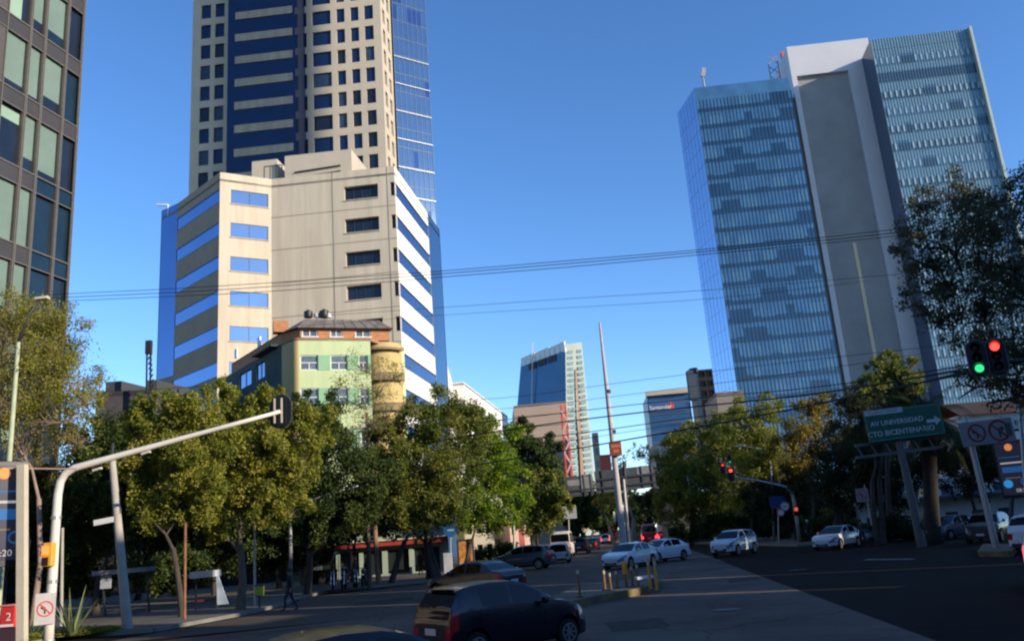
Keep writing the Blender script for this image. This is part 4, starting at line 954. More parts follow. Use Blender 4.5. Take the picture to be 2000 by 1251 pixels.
# ================================================================== ground and streets
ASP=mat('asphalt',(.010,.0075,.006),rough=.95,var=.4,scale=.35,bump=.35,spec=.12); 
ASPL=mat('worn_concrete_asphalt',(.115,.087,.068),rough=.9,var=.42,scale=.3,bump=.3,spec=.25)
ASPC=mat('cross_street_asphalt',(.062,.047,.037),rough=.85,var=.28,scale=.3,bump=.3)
def cracked(m,sc,wd,amt,spots):
    nt=m.node_tree; b=nt.nodes['Principled BSDF']; L=b.inputs['Base Color'].links[0].from_socket; N=nt.nodes.new; lk=nt.links.new
    tc=N('ShaderNodeTexCoord'); nz=N('ShaderNodeTexNoise'); nz.inputs['Scale'].default_value=1.3; nz.inputs['Detail'].default_value=5
    mx=N('ShaderNodeMix'); mx.data_type='RGBA'; mx.blend_type='ADD'; mx.inputs[0].default_value=.8; lk(tc.outputs['Object'],nz.inputs['Vector']); lk(tc.outputs['Object'],mx.inputs[6]); lk(nz.outputs['Color'],mx.inputs[7])
    vo=N('ShaderNodeTexVoronoi'); vo.feature='DISTANCE_TO_EDGE'; vo.inputs['Scale'].default_value=sc; lk(mx.outputs[2],vo.inputs['Vector'])
    r=N('ShaderNodeMapRange'); r.inputs[1].default_value=0; r.inputs[2].default_value=wd; r.inputs[3].default_value=1-amt; r.inputs[4].default_value=1; lk(vo.outputs['Distance'],r.inputs[0])
    n2=N('ShaderNodeTexNoise'); n2.inputs['Scale'].default_value=.9; n2.inputs['Detail'].default_value=6; n2.inputs['Roughness'].default_value=.7; lk(tc.outputs['Object'],n2.inputs['Vector'])
    r2=N('ShaderNodeMapRange'); r2.inputs[1].default_value=.56; r2.inputs[2].default_value=.70; r2.inputs[3].default_value=1; r2.inputs[4].default_value=1-spots; lk(n2.outputs['Fac'],r2.inputs[0])
    mu=N('ShaderNodeMath'); mu.operation='MULTIPLY'; lk(r.outputs[0],mu.inputs[0]); lk(r2.outputs[0],mu.inputs[1])
    m3=N('ShaderNodeMix'); m3.data_type='RGBA'; m3.blend_type='MULTIPLY'; m3.inputs[0].default_value=1; lk(L,m3.inputs[6]); lk(mu.outputs[0],m3.inputs[7]); lk(m3.outputs[2],b.inputs['Base Color'])
cracked(ASP,.16,.012,.6,.4); cracked(ASPL,.22,.010,.55,.38); cracked(ASPC,.2,.012,.5,.35)
PAVE=mat('pavement_concrete',(.11,.10,.085),rough=.92,var=.25,scale=.5,bump=.3)
KERB=mat('kerb_stone',(.19,.18,.155),rough=.9,var=.2,scale=1.2)
YKERB=mat('worn_yellow_kerb',(.17,.125,.045),rough=.9,var=.35,scale=2.5,dark=(.07,.06,.045))
LINE=mat('worn_paint_and_sun_streak',(.42,.41,.38),rough=.85,var=.3,scale=2,dark=(.14,.14,.135))
def sheet(name,poly,z,m): 
    b=MB(); b.face([(p[0],p[1],z) for p in poly]); return structure(b.build(name,m))
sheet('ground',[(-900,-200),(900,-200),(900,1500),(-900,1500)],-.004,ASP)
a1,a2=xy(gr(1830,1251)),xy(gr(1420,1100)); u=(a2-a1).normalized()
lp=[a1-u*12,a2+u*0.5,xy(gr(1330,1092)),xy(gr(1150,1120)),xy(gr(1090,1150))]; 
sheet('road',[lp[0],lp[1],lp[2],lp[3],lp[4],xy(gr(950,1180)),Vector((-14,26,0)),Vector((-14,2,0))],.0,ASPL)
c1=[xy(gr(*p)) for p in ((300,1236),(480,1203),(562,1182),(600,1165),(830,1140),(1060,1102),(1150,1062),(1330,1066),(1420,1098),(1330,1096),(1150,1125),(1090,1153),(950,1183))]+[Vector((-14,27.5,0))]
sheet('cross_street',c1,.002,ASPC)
def curbed(name,poly,h=.13,wk=.18,mk=None,top=None,cl=True):
    """pavement slab with a kerb ring standing 3 mm proud"""
    P=[xy(p) for p in poly]; n=len(P); m=MB(); m.prism([tuple(p)[:2] for p in P],-.05,h); o=structure(m.build(name,top or PAVE)); k=MB()
    for i in range(n if cl else n-1):
        a,b=P[i],P[(i+1)%n]; 
        if (b-a).length<60: k.bar(a+Z*(h/2-.02),b+Z*(h/2-.02),wk,h+.046)
    structure(k.build('kerb',mk or KERB)); return o
lf=[(40,1262),(130,1247),(300,1233),(480,1200),(560,1180)]
L1p=[xy(gr(*p)) for p in lf]+[xy(gr(*p)) for p in ((572,1172),(640,1156),(830,1137),(1000,1110),(1062,1094))]
far=L1p[-1]+dirv(8)*220
curbed('pavement',[L1p[0]+Vector((-4,-6,0))]+L1p+[far,Vector((-180,far.y,0)),Vector((-180,20,0))])
Rp=[xy(gr(*p)) for p in ((1335,1060),(1450,1064),(1560,1066),(1640,1060),(1760,1052))]
curbed('pavement',[Rp[0]+dirv(8)*220]+Rp+[Vector((150,62,0)),Vector((150,250,0))][0:2])
md=[(1085,1178),(1130,1158),(1180,1150),(1272,1136),(1290,1146),(1265,1158),(1160,1178),(1110,1190)]
curbed('traffic_island',[xy(gr(*p)) for p in md],.24,.16,YKERB,mat('island_concrete',(.12,.105,.08),rough=.95,var=.3,scale=1.5))
curbed('traffic_island',[xy(gr(*p)) for p in ((1915,1086),(1975,1086),(1985,1072),(1925,1070))],.22,.16,YKERB,mat('island_concrete',(.12,.105,.08)))
curbed('median',[xy(gr(1196,1062)),xy(gr(1236,1060)),xy(gr(1236,1060))+dirv(7)*160,xy(gr(1196,1062))+dirv(7)*160],.2,.16,YKERB)
def stripe(a,b,w,z=.006):
    a,b=xy(a),xy(b); d=(b-a).normalized(); s=d.cross(Z)*w/2; m=MB(); m.face([(a-s)+Z*z,(a+s)+Z*z,(b+s)+Z*z,(b-s)+Z*z]); return structure(m.build('marking_and_sun_streak',LINE))
stripe(gr(1690,1092),gr(1785,1091),.35); 
stripe(gr(1330,1088),gr(1400,1086),.3)  # pale strip painted where a sunlit streak lies on the road
for k in range(5): stripe(gr(1118+k*2,1085-k*6),gr(1126+k*2,1076-k*6),.12)
m=MB(); pv=[gr(150,1244,.136),gr(255,1236,.136),gr(235,1222,.136),gr(130,1230,.136)]
TI[0]+=1; rng=np.random.default_rng(9)
C=[tuple(gr(x,y,.16)) for x,y in ((60,1247),(90,1243),(120,1240),(150,1237),(180,1233),(210,1230))]
V,T=leaves(C,[.5]*6,900,.12,rng,14,.9,.3); V[:,2]=.14+np.abs(V[:,2]-.14)*.35
structure(leafmesh('ground_cover',V,T,L_YEL,None),'stuff')
PATCH=mat('asphalt_patch',(.030,.024,.02),rough=.92,var=.4,scale=1.2,bump=.3); OILM=mat('tyre_polish',(.066,.051,.041),rough=.6,var=.4,scale=.7)
def sheetq(name,pts,z,m): b=MB(); b.face([xy(gr(x,y))+Z*z for x,y in pts]); return structure(b.build(name,m))
sheetq('road',[(1180,1215),(1290,1206),(1310,1222),(1196,1233)],.006,PATCH); sheetq('road',[(1420,1130),(1478,1124),(1486,1131),(1425,1138)],.006,PATCH); sheetq('road',[(690,1178),(800,1164),(812,1170),(700,1185)],.007,PATCH)
for x,y,lab in ((1420,1190,'dark round manhole cover on the grey lane'),(1560,1112,'dark round manhole cover on the black asphalt'),(760,1152,'dark round manhole cover on the cross street')):
    g_=xy(gr(x,y)); t_=MB(); t_.lathe(g_+Z*.002,Z,[(0,.42),(.010,.42)],22); o_=thing('manhole_cover',lab,'manhole cover',g_,0,'manhole covers'); t_.build('frame',mat('iron_frame',(.05,.045,.04),rough=.6,metal=.5),o_); t_=MB(); t_.lathe(g_+Z*.012,Z,[(0,.34),(.004,.34)],22); t_.build('lid',mat('iron_lid',(.022,.02,.018),rough=.5,metal=.5),o_)
# ================================================================== poles, signals, signs
POLEW=mat('painted_pole_cream',(.62,.60,.54),rough=.45,var=.08,scale=2); POLEC=mat('pole_concrete',(.36,.335,.29),rough=.9,var=.15,scale=2,bump=.2); GALV=mat('galvanised',(.38,.39,.40),rough=.45,metal=.5,var=.15,scale=3)
BLACKP=mat('signal_black',(.010,.012,.016),rough=.4,var=.2); WOOD=mat('pole_wood',(.24,.15,.09),rough=.95,var=.3,scale=3,stretch=(1,1,.1)); DARKP=mat('dark_pole',(.03,.035,.04),rough=.5)
WSIGN=mat('sign_white_face',(.66,.66,.64),rough=.5,var=.06); RSIGN=mat('sign_red',(.50,.035,.035),rough=.5); BSIGN=mat('sign_black',(.02,.02,.02),rough=.5); GREYB=mat('sign_back_grey',(.22,.22,.225),rough=.5,metal=.3,var=.15,scale=2)
LR=mat('lamp_red_lit',(.8,.02,.02),emit=(1,.03,.02),es=3); LG=mat('lamp_green_lit',(.02,.6,.2),emit=(.03,.75,.22),es=.8); LOFF=mat('lamp_off',(.03,.012,.012),rough=.3); LO=mat('lamp_orange_lit',(.8,.1,.02),emit=(1,.10,.02),es=2.2)
def head(parent,c,n,h,lit,wr=.46,name='signal_head'):
    """three-lamp head centred at c facing n; lit maps lamp index (0 top) to a material"""
    n=Vector(n).normalized(); r=n.cross(Z).normalized()*-1; u=Z; w=h*wr
    m=MB(); seg=10; prof=[]
    for k in range(seg+1):
        a=math.pi*k/seg; prof.append((math.cos(a)*w/2,h/2-w/2+math.sin(a)*w/2))
    prof+=[(-x,-y) for x,y in prof]
    f=[c+r*x+u*y+n*.02 for x,y in prof]; b=[c+r*x+u*y-n*.02 for x,y in prof]
    m.face(f); m.face(b[::-1])
    for i in range(len(f)): j=(i+1)%len(f); m.face([b[i],b[j],f[j],f[i]])
    m.box(c+n*.02,(w*.62,h*.86,.16),r,u); o=m.build(name,BLACKP,parent)
    e=MB()
    for i in range(len(f)): j=(i+1)%len(f); e.bar(f[i]+n*.01,f[j]+n*.01,.022)
    e.build('plate_rim',mat('plate_rim',(.10,.11,.13),rough=.5),o)
    for k in range(3):
        lc=c+u*h*(.27-.27*k)+n*.10; l=MB(); l.lathe(lc,n,[(0,w*.23),(.02,w*.22),(.045,w*.12)],16); l.build('lamp',lit.get(k,LOFF),o,smooth=True)
        v=MB(); sg=9
        for q in range(sg):
            a0,a1=[math.pi*(-.08+1.16*t/sg) for t in (q,q+1)]
            p=[lc+(r*math.cos(t)+u*math.sin(t))*w*.27 for t in (a0,a1)]; v.face([p[0],p[1],p[1]+n*.24,p[0]+n*.24])
        v.build('visor',BLACKP,o)
    return o
NOTURN_B=[]
def noturn(parent,c,n,s,board=(1.0,1.3),mat_=None,arrow=True):
    n=Vector(n).normalized(); r=n.cross(Z).normalized()*-1
    if board: 
        m=MB(); m.box(c-n*.012,(board[0],board[1],.02),r,Z); bo=m.build('sign_board',mat_ or WSIGN,parent,bevel=.004)
    m=MB(); ring(m,c,n,s*.84,s,th=.004); 
    a=Vector((0,0,0)); d=(r*-.7+Z*.7); e=d.cross(n)
    m.face([c+d*s*.9+e*s*.08+n*.007,c+d*s*.9-e*s*.08+n*.007,c-d*s*.9-e*s*.08+n*.007,c-d*s*.9+e*s*.08+n*.007]); m.build('prohibition_ring',RSIGN,parent)
    m=MB(); q=lambda x,y:c+r*x*s+Z*y*s+n*.005
    pl=[(-.12,-.62),(.08,-.62),(.08,.0),(.06,.16),(-.08,.26),(-.2,.26),(-.2,.46),(-.58,.16),(-.2,-.12),(-.2,.08),(-.12,.06)]
    m.face([q(x,y) for x,y in pl]); m.build('turn_arrow',BSIGN,parent)
# near left cantilever signal ------------------------------------------------
Ys=27; pbx=xy(at(92,1290,Ys)); 
sp=thing('traffic_light','cream curved arm traffic signal pole seen from behind at the left','traffic light',pbx)
pts=[at(x,y,Ys) for x,y in ((97,1200),(103,1120),(108,1040),(113,965),(118,940),(128,924),(146,913))]
ae=at(548,803,Ys+1.0); st=pts[-1]; arm=[st.lerp(ae,t) for t in (.15,.4,.7,1)]
m=MB(); m.tube([pbx-Z*.05]+pts+arm,[.155,.15,.145,.135,.13,.125,.12,.115,.105,.09,.075,.06],14); m.build('pole_arm',POLEW,sp,smooth=True)
c=at(545,802,Ys+1.1); n_=Vector((.12,1,0)).normalized(); 
m=MB()
h1=head(sp,c+n_*.12,n_,1.16,{0:LR},.66)
m=MB()
for dx in (-.12,.12): m.bar(c-n_*.08+Vector((dx,0,-.42)),c-n_*.08+Vector((dx,0,.42)),.05)
m.bar(c-n_*.08+Vector((-.12,0,.0)),c-n_*.08+Vector((.12,0,0)),.05); m.build('bracket',mat('bracket_cream',(.5,.45,.36)),sp)
for y_ in (1010,1135):
    m=MB(); p=at(103+(1120-y_)*.06,y_,Ys); m.lathe(p-Z*.05,Z,[(0,.155),(.1,.155)],14); m.build('clamp_band',GALV,sp)
m=MB(); m.lathe(pbx,Z,[(0,.30),(.03,.30),(.05,.2),(.3,.17)],16); m.build('base_flange',GALV,sp)
for x,y in ((285,884),(190,916)):
    m=MB(); p=at(x,y,Ys+.3); m.box(p,(.3,.14,.07),(1,0,.25),(0,1,0)); m.build('arm_fitting',POLEW,sp,bevel=.02)
c=at(96,1082,Ys-.2); m=MB(); m.box(c,(.30,.26,.72)); hp=m.build('pedestrian_signal',mat('signal_yellow',(.62,.36,.05),rough=.5),sp,bevel=.03)
m=MB(); m.box(c+Vector((-.05,-.14,.12)),(.2,.03,.26)); m.build('lamp',LO,hp); m=MB(); m.box(c+Vector((-.05,-.14,-.2)),(.2,.03,.24)); m.build('lamp',LOFF,hp)
c=at(88,1188,Ys-.25); nb=(EYE-c); nb.z=0
noturn(sp,c,nb,.23,(.56,.92),mat('sign_greyed_face',(.42,.40,.40),rough=.5))
# concrete utility pole with street name plate
pb=xy(gr(250,1226,.13)); tp=at(219,896,pb.y)
po=thing('utility_pole','grey concrete utility pole with a white arm plate on the left corner','pole',pb)
m=MB(); m.tube([pb,pb.lerp(tp,.5)+Z*0,tp],[.19,.155,.12],14); m.build('pole',POLEC,po,smooth='auto')
c=at(207,1016,pb.y-.1); m=MB(); m.box(c,(.9,.05,.2),(1,0,.12)); m.build('street_plate',WSIGN,po)
m=MB(); m.tube([tp-Z*.05,tp+Z*.6],.055,8); m.build('pole_tip',DARKP,po)
m=MB(); m.bar(at(226,1085,pb.y-.15),at(222,1068,pb.y-.15),.03); m.build('cable_strap',DARKP,po)
# pale green lamp post at far left
pb=xy(at(2,1100,36)); tp=at(36,668,36); lp_=thing('street_lamp','pale green lamp post rising through the wispy left tree','street lamp',pb)
m=MB(); m.tube([pb,pb.lerp(tp,.5),tp],[.14,.11,.085],10); m.build('pole',mat('lamp_post_green',(.36,.42,.28),rough=.6,var=.15),lp_,smooth='auto')
e=at(78,584,36.5); m=MB(); m.tube([tp,tp.lerp(e,.5)+Z*.35,at(66,600,36.3),e],[.07,.05,.045,.04],8); m.build('arm',DARKP,lp_,smooth=True)
m=MB(); m.box(e+Vector((.1,0,.03)),(.62,.3,.14),(1,0,.05)); m.build('lamp_head',mat('lamp_head_grey',(.5,.46,.38)),lp_,bevel=.04)
# thin post behind the signal pole, slim pole by trees
def post(label,x,yb,yt,Y,r,mt,xt=None,name='post',cat='post',group=None):
    b=xy(at(x,yb,Y)); t=at(xt if xt is not None else x,yt,Y); o=MB(); o.tube([b,t],[r,r*.85],9); return solo(o.build(name,mt,None,smooth='auto'),label,cat,group)
post('thin pale post just right of the cream signal pole',122,1180,1030,36,.07,POLEC)
post('rusty slim steel post in front of the yellow green tree trunk',361,1190,1020,34.5,.06,mat('rust_post',(.22,.10,.05),rough=.9,var=.3),362)
post('thin grey post in shade beside the leaning tree',498,1175,985,40,.06,GALV,497)
post('grey steel post just left of the leaning tree post',470,1175,985,42,.05,GALV,469)
# wooden power pole with cross arms
pb=xy(gr(740,1140,.13)); tp=at(716,806,pb.y); wp=thing('power_pole','orange lit wooden power pole with cross arms before the olive tree','pole',pb)
m=MB(); m.tube([pb,pb.lerp(tp,.4),tp],[.17,.14,.10],10); m.build('pole',WOOD,wp,smooth='auto')
for (x0,y0,x1,y1) in ((683,838,742,832),(699,885,736,882)):
    m=MB(); m.bar(at(x0,y0,pb.y-.15),at(x1,y1,pb.y-.15),.12); ca=m.build('cross_arm',mat('arm_grey',(.34,.31,.28)),wp)
    i_=MB()
    for t in (.1,.35,.65,.9): p=at(x0,y0,pb.y-.15).lerp(at(x1,y1,pb.y-.15),t)+Z*.06; i_.lathe(p,Z,[(0,.03),(.05,.06),(.12,.06),(.16,.03)],8)
    i_.build('insulator',mat('insulator_brown',(.1,.05,.035),rough=.3),ca)
# far left cantilever of the cross street (dim arm through the trees)
pb=xy(at(568,1150,46)); t_=thing('traffic_light','dim cantilever signal arm running through the dark trees','traffic light',pb)
m=MB(); a=at(566,992,46); m.tube([pb,at(567,1010,46),a,at(580,985,46),at(640,965,46),at(700,948,46)],[.11,.1,.09,.08,.06,.05],8); m.build('pole_arm',GALV,t_,smooth=True)
head(t_,at(705,945,46)+Vector((0,.1,-.1)),(0.2,1,0),1.0,{})
m=MB(); m.lathe(at(574,998,45.9),(0,-1,0),[(0,.06),(.1,.11),(.14,.05)],8); m.build('lamp_cap',mat('lamp_head_grey',(.5,.46,.38)),t_)
# oval back of a signal at the bright tree
pb=xy(gr(1013,1118,.13)); t_=thing('traffic_light','slim pale post with a black oval signal seen from behind at the bright green tree','traffic light',xy(at(1004,1090,62)))
b_=xy(at(1004,1090,62)); m=MB(); m.tube([b_,at(1000,880,62)],[.09,.06],8); m.build('pole',mat('lamp_post_green',(.36,.42,.28)),t_,smooth='auto')
head(t_,at(1021,938,61.8),(0.1,1,0),1.15,{}); m=MB(); m.bar(at(1001,938,62),at(1021,938,62),.07); m.build('arm',GALV,t_)
# tall concrete mast with red box sign
Ym=60; pb=xy(at(1222,1100,Ym)); tp=at(1171,630,Ym); tm=thing('utility_pole','very tall pale mast with a small red box sign in the median','pole',pb)
m=MB(); m.tube([pb,pb.lerp(tp,.3),pb.lerp(tp,.7),tp],[.24,.21,.15,.075],12); m.build('pole',mat('mast_concrete',(.42,.39,.36),rough=.85,var=.15,scale=1.5),tm,smooth='auto')
c=at(1202,876,Ym-.3); m=MB(); m.box(c,(.85,.3,.95)); bx=m.build('box_sign',mat('box_sign_brown',(.20,.055,.03),rough=.5,var=.2),tm,bevel=.03)
m=MB(); m.box(c+Vector((0,-.16,.18)),(.62,.03,.2)); m.box(c+Vector((.02,-.16,-.16)),(.42,.03,.22)); m.build('box_lettering',mat('box_sign_red',(.48,.13,.06)),bx)
for k,y in enumerate((764,842)):
    m=MB(); p=at(1188+(y-764)*.13,y,Ym); m.lathe(p-Z*.12,Z,[(0,.19),(.24,.19)],10); m.build('clamp',DARKP,tm)
post('white painted median post beside the tall mast',1232,1090,935,62,.09,POLEW,1218,'post','post')
t_=thing('road_sign','small dark sign plate seen from behind on the median post','sign',xy(at(1226,1085,61)))
b_=xy(at(1226,1085,61)); m=MB(); m.tube([b_,at(1216,985,61)],.05,8); m.build('post',GALV,t_); m=MB(); m.box(at(1214,1008,60.9),(.8,.04,.75)); m.build('plate',mat('plate_back_dark',(.075,.08,.10),rough=.5),t_); m=MB(); m.box(at(1200,1008,60.85),(.12,.05,.7)); m.build('plate_edge',WSIGN,t_)
# gantry with sign backs
Yg=76; pb=xy(gr(1228,1068,.2)); pb=xy(at(1226,1066,Yg)); gt=thing('sign_gantry','dark gantry carrying wide direction signs seen from behind over the avenue','sign gantry',pb)
m=MB(); m.tube([pb,at(1219,900,Yg)],[.2,.16],10); m.build('post',DARKP,gt,smooth='auto')
def panel(par,x0,y0,x1,y1,Y,hpx,mt,name,th=.08):
    a,b=at(x0,y0,Y),at(x1,y1,Y); d=(b-a).normalized(); h=hpx*Y/F; w_=(b-a).length; m=MB(); nz=d.cross(Z).normalized(); up=nz.cross(d)*1
    if up.z<0: up=-up
    m.box((a+b)/2-up*h/2,(w_,h,th),d,up); return m.build(name,mt,par),(a+b)/2-up*h/2,d,up,w_,h
SB=mat('sign_back_weathered',(.065,.07,.072),rough=.6,metal=.2,var=.3,scale=1.2); SBL=mat('sign_back_light',(.20,.20,.185),rough=.6,var=.2,scale=1.5)
o_,c_,d_,u_,w_,h_=panel(gt,1160,920,1276,907,Yg,42,SB,'sign_panel')
m=MB()
for t in (-.38,-.05,.28,.45): m.bar(c_+d_*w_*t-u_*h_*.52-Vector((0,.09,0)),c_+d_*w_*t+u_*h_*.52-Vector((0,.09,0)),.10)
for t in (-.28,.1): m.bar(c_-d_*w_*.5+u_*h_*t-Vector((0,.12,0)),c_+d_*w_*.5+u_*h_*t-Vector((0,.12,0)),.16)
m.build('stiffener',DARKP,gt)
m=MB(); m.box(c_+d_*w_*.34+u_*h_*.27-Vector((0,.05,0)),(w_*.26,h_*.40,.03),d_,u_); m.build('light_patch',SBL,o_)
o_,c_,d_,u_,w_,h_=panel(gt,1096,932,1156,926,Yg,38,SB,'sign_panel')
m=MB()
for t in (-.42,.2,.42): m.bar(c_+d_*w_*t-u_*h_*.55-Vector((0,.09,0)),c_+d_*w_*t+u_*h_*.55-Vector((0,.09,0)),.14)
m.bar(c_-d_*w_*.5-u_*h_*.2-Vector((0,.12,0)),c_+d_*w_*.62-u_*h_*.2-Vector((0,.12,0)),.14); m.build('stiffener',DARKP,gt)
m=MB(); m.box(c_+d_*w_*-.08+u_*h_*.18-Vector((0,.05,0)),(w_*.5,h_*.3,.03),d_,u_); m.build('light_patch',SBL,o_)
m=MB(); m.box(at(1146,944,Yg-.1),(1.0,.08,1.3)); m.build('small_panel',SBL,gt)
t_=thing('road_sign','small pale sign plate on a thin post left of the gantry','sign',xy(at(1111,1066,84))); m=MB(); m.tube([xy(at(1111,1066,84)),at(1110,985,84)],.05,8); m.build('post',GALV,t_); m=MB(); m.box(at(1110,1000,83.9),(1.6,.05,1.2)); m.build('plate',mat('plate_pale_grey',(.30,.31,.33)),t_)
# far cantilever signal on the right
Yr=70; pb=xy(at(1562,1064,Yr)); fr=thing('traffic_light','far curved signal arm with a lit red lamp before the yellow trees','traffic light',pb)
m=MB(); m.tube([pb]+[at(x,y,Yr) for x,y in ((1556,1010),(1549,970),(1544,957),(1534,950),(1518,946),(1480,938),(1436,931))],[.14,.13,.12,.11,.105,.10,.08,.065],10); m.build('pole_arm',GALV,fr,smooth=True)
nr=(EYE-at(1427,923,Yr)); nr.z=0
h_=head(fr,at(1428,926,Yr-.2),nr,1.15,{0:LR,}); head(fr,at(1412,914,Yr+.5),nr,.95,{0:mat('lamp_red_dim',(.3,.02,.02),emit=(1,.04,.03),es=.7)}); m=MB(); m.bar(at(1408,912,Yr+.4),at(1436,931,Yr),.06); m.build('arm_tip',DARKP,fr)
head(fr,at(1425,897,Yr+.8),nr,.7,{2:mat('lamp_green_dim',(.02,.2,.08),emit=(.03,.85,.3),es=.35)})
t_=fr
m=MB(); c=at(1533,988,Yr-.2); ring(m,c,nr,.0,.36); m.build('round_sign',WSIGN,fr); m=MB(); ring(m,c,nr,.28,.34,th=.02); m.box(c+nr.normalized()*.03,(.3,.02,.1)); m.build('sign_ring',mat('ring_grey',(.16,.17,.2)),fr)
m=MB(); c=at(1525,1000,Yr-.2); ring(m,c,nr,.0,.33); m.build('round_sign',WSIGN,fr); m=MB(); ring(m,c,nr,.23,.33,th=.02); m.build('sign_ring',RSIGN,fr)
m=MB(); c=at(1554,997,Yr-.2); m.box(c,(.4,.3,.75)); hp=m.build('pedestrian_signal',BLACKP,fr,bevel=.03); m=MB(); m.box(c+Vector((0,-.17,.13)),(.28,.04,.28)); m.build('lamp',mat('lamp_dim_orange',(.45,.10,.05),emit=(1,.15,.08),es=.35),hp)
b_=xy(at(1521,1062,72)); t_=thing('road_sign','dark blue square sign on a post left of the far signal pole','sign',b_); m=MB(); m.tube([b_,at(1519,972,72)],.05,8); m.build('post',GALV,t_); m=MB(); m.box(at(1518,980,71.9),(1.25,.05,1.0)); m.build('plate',mat('sign_blue_face',(.025,.06,.16),rough=.5),t_)
# curved street lamp in the yellow trees
b_=xy(at(1512,1058,80)); t_=thing('street_lamp','pale curved street lamp arching through the yellow trees','street lamp',b_); m=MB(); m.tube([b_]+[at(x,y,80) for x,y in ((1508,960),(1505,905),(1500,888),(1485,876),(1450,870))],[.12,.09,.075,.07,.06,.05],8); m.build('pole_arm',GALV,t_,smooth=True); m=MB(); m.box(at(1446,870,80),(.9,.35,.16)); m.build('lamp_head',mat('lamp_head_pale',(.55,.55,.5)),t_,bevel=.04)
# right gantry pole with green direction sign
Yq=50; pb=xy(at(1800,1062,Yq)); gq=thing('sign_gantry','steel gantry with a green direction sign reading AV UNIVERSIDAD','sign gantry',pb)
m=MB(); m.tube([pb,pb.lerp(at(1752,845,Yq),.5),at(1752,845,Yq)],[.26,.22,.19],12); m.build('post',mat('gantry_grey',(.10,.10,.105),rough=.6,var=.15),gq,smooth='auto')
m=MB()
for (x0,y0,x1,y1) in ((1670,870,1995,832),(1672,893,1840,872)): m.bar(at(x0,y0,Yq),at(x1,y1,Yq),.16)
for k in range(6): m.bar(at(1672+k*28,870-k*3.3,Yq),at(1686+k*28,891-k*3.0,Yq),.07)
m.build('truss',mat('gantry_grey',(.10,.10,.105)),gq)
GS=mat('sign_green',(.009,.08,.05),rough=.45,var=.08,scale=1); SW=mat('sign_letter_white',(.46,.50,.48),rough=.5)
sc=at(1766,825,Yq-.35); ds=(at(1838,790,Yq-.35)-at(1692,808,Yq-.35)); ds=Vector((ds.x,0,ds.z)).normalized(); un=Vector((-ds.z,0,ds.x)); wS,hS=(at(1841,815,Yq)-at(1693,830,Yq)).length,60*Yq/F
m=MB(); m.box(sc,(wS,hS,.06),ds,un); gs=m.build('sign_panel',GS,gq,bevel=.01)
fr0=sc+Vector((0,-.036,0)); bw_=.05; m=MB()
for s in (-1,1):
    m.box(fr0+un*s*(hS/2-.07),(wS-.16,bw_,.008),ds,un); m.box(fr0+ds*s*(wS/2-.07),(bw_,hS-.24,.008),ds,un)
m.build('sign_border',mat('sign_border_green',(.05,.22,.15)),gs)
text('sign_text','AV UNIVERSIDAD',.40,SW,gs,sc-ds*.42+un*.12+Vector((0,-.036,0)),ds,un,.004,bold=.004)
text('sign_text','CTO BICENTENARIO',.42,SW,gs,sc-ds*.30-un*.48+Vector((0,-.036,0)),ds,un,.004,bold=.004)
m=MB(); q=lambda x,y: sc+ds*(wS*.38+x)+un*(y-.08)+Vector((0,-.042,0))
m.face([q(x,y) for x,y in ((-.42,-.09),(.08,-.09),(.08,-.28),(.42,0),(.08,.28),(.08,.09),(-.42,.09))]); m.build('sign_arrow',SW,gs)
m=MB(); m.box(sc-ds*wS*.24+un*(hS*.43)+Vector((0,-.05,0)),(wS*.50,.30,.03),ds,un); tb=m.build('sign_tab',mat('sign_tab_grey',(.40,.44,.45),rough=.5),gs)
text('tab_text','CUAUHTEMOC',.26,mat('sign_letter_green',(.03,.14,.10)),tb,sc-ds*wS*.24+un*(hS*.43)+Vector((0,-.067,0)),ds,un,.003)
# no turn board, its pole, street plate and clock screen on the right
Yb=46.6; pb=xy(gr(1946,1070,.2)); bp=thing('road_sign','tilted grey steel pole with a wide grey board of two no turn rings','sign',pb)
tp=at(1884,812,pb.y); m=MB(); m.tube([pb,pb.lerp(tp,.5),tp],[.15,.13,.11],12); m.build('pole',GALV,bp,smooth='auto')
bc=at(1928,843,pb.y-.25); da=(at(1978,836,pb.y)-at(1880,848,pb.y)); da.y=0; da.normalize(); ua=Vector((-da.z,0,da.x)); wB=103*pb.y/F; hB=46*pb.y/F
m=MB(); m.box(bc,(wB,hB,.04),da,ua); bo=m.build('sign_board',mat('board_grey',(.25,.235,.235),rough=.6,var=.1,scale=2),bp,bevel=.01)
for dx,s,ml in ((-.20,.42,0),(.22,.50,1)):
    c=bc+da*wB*dx+Vector((0,-.024,0)); m=MB(); ring(m,c,(0,-1,0),s*.78,s,th=.004); d=(da*-.7+ua*.7); e=(da*.7+ua*.7)*.09
    m.face([c+d*s*.85+e*s+Vector((0,-.006,0)),c+d*s*.85-e*s+Vector((0,-.006,0)),c-d*s*.85-e*s+Vector((0,-.006,0)),c-d*s*.85+e*s+Vector((0,-.006,0))]); m.build('prohibition_ring',mat('ring_dull_red',(.20,.03,.035)),bo)
    m=MB(); q=lambda x,y:c+da*x*s*(-1 if ml else 1)+ua*y*s+Vector((0,-.005,0)); m.face([q(x,y) for x,y in ((-.1,-.6),(.1,-.6),(.1,.05),(.05,.2),(-.1,.28),(-.2,.28),(-.2,.46),(-.55,.16),(-.2,-.12),(-.2,.08),(-.1,.06))][::(-1 if ml else 1)]); m.build('turn_arrow',mat('sign_grey_black',(.05,.045,.05)),bo)
m=MB(); m.box(bc+da*wB*.40+Vector((0,-.03,0)),(.28,.6,.02),da,ua); m.build('sticker',mat('sticker_dark',(.06,.08,.06)),bo)
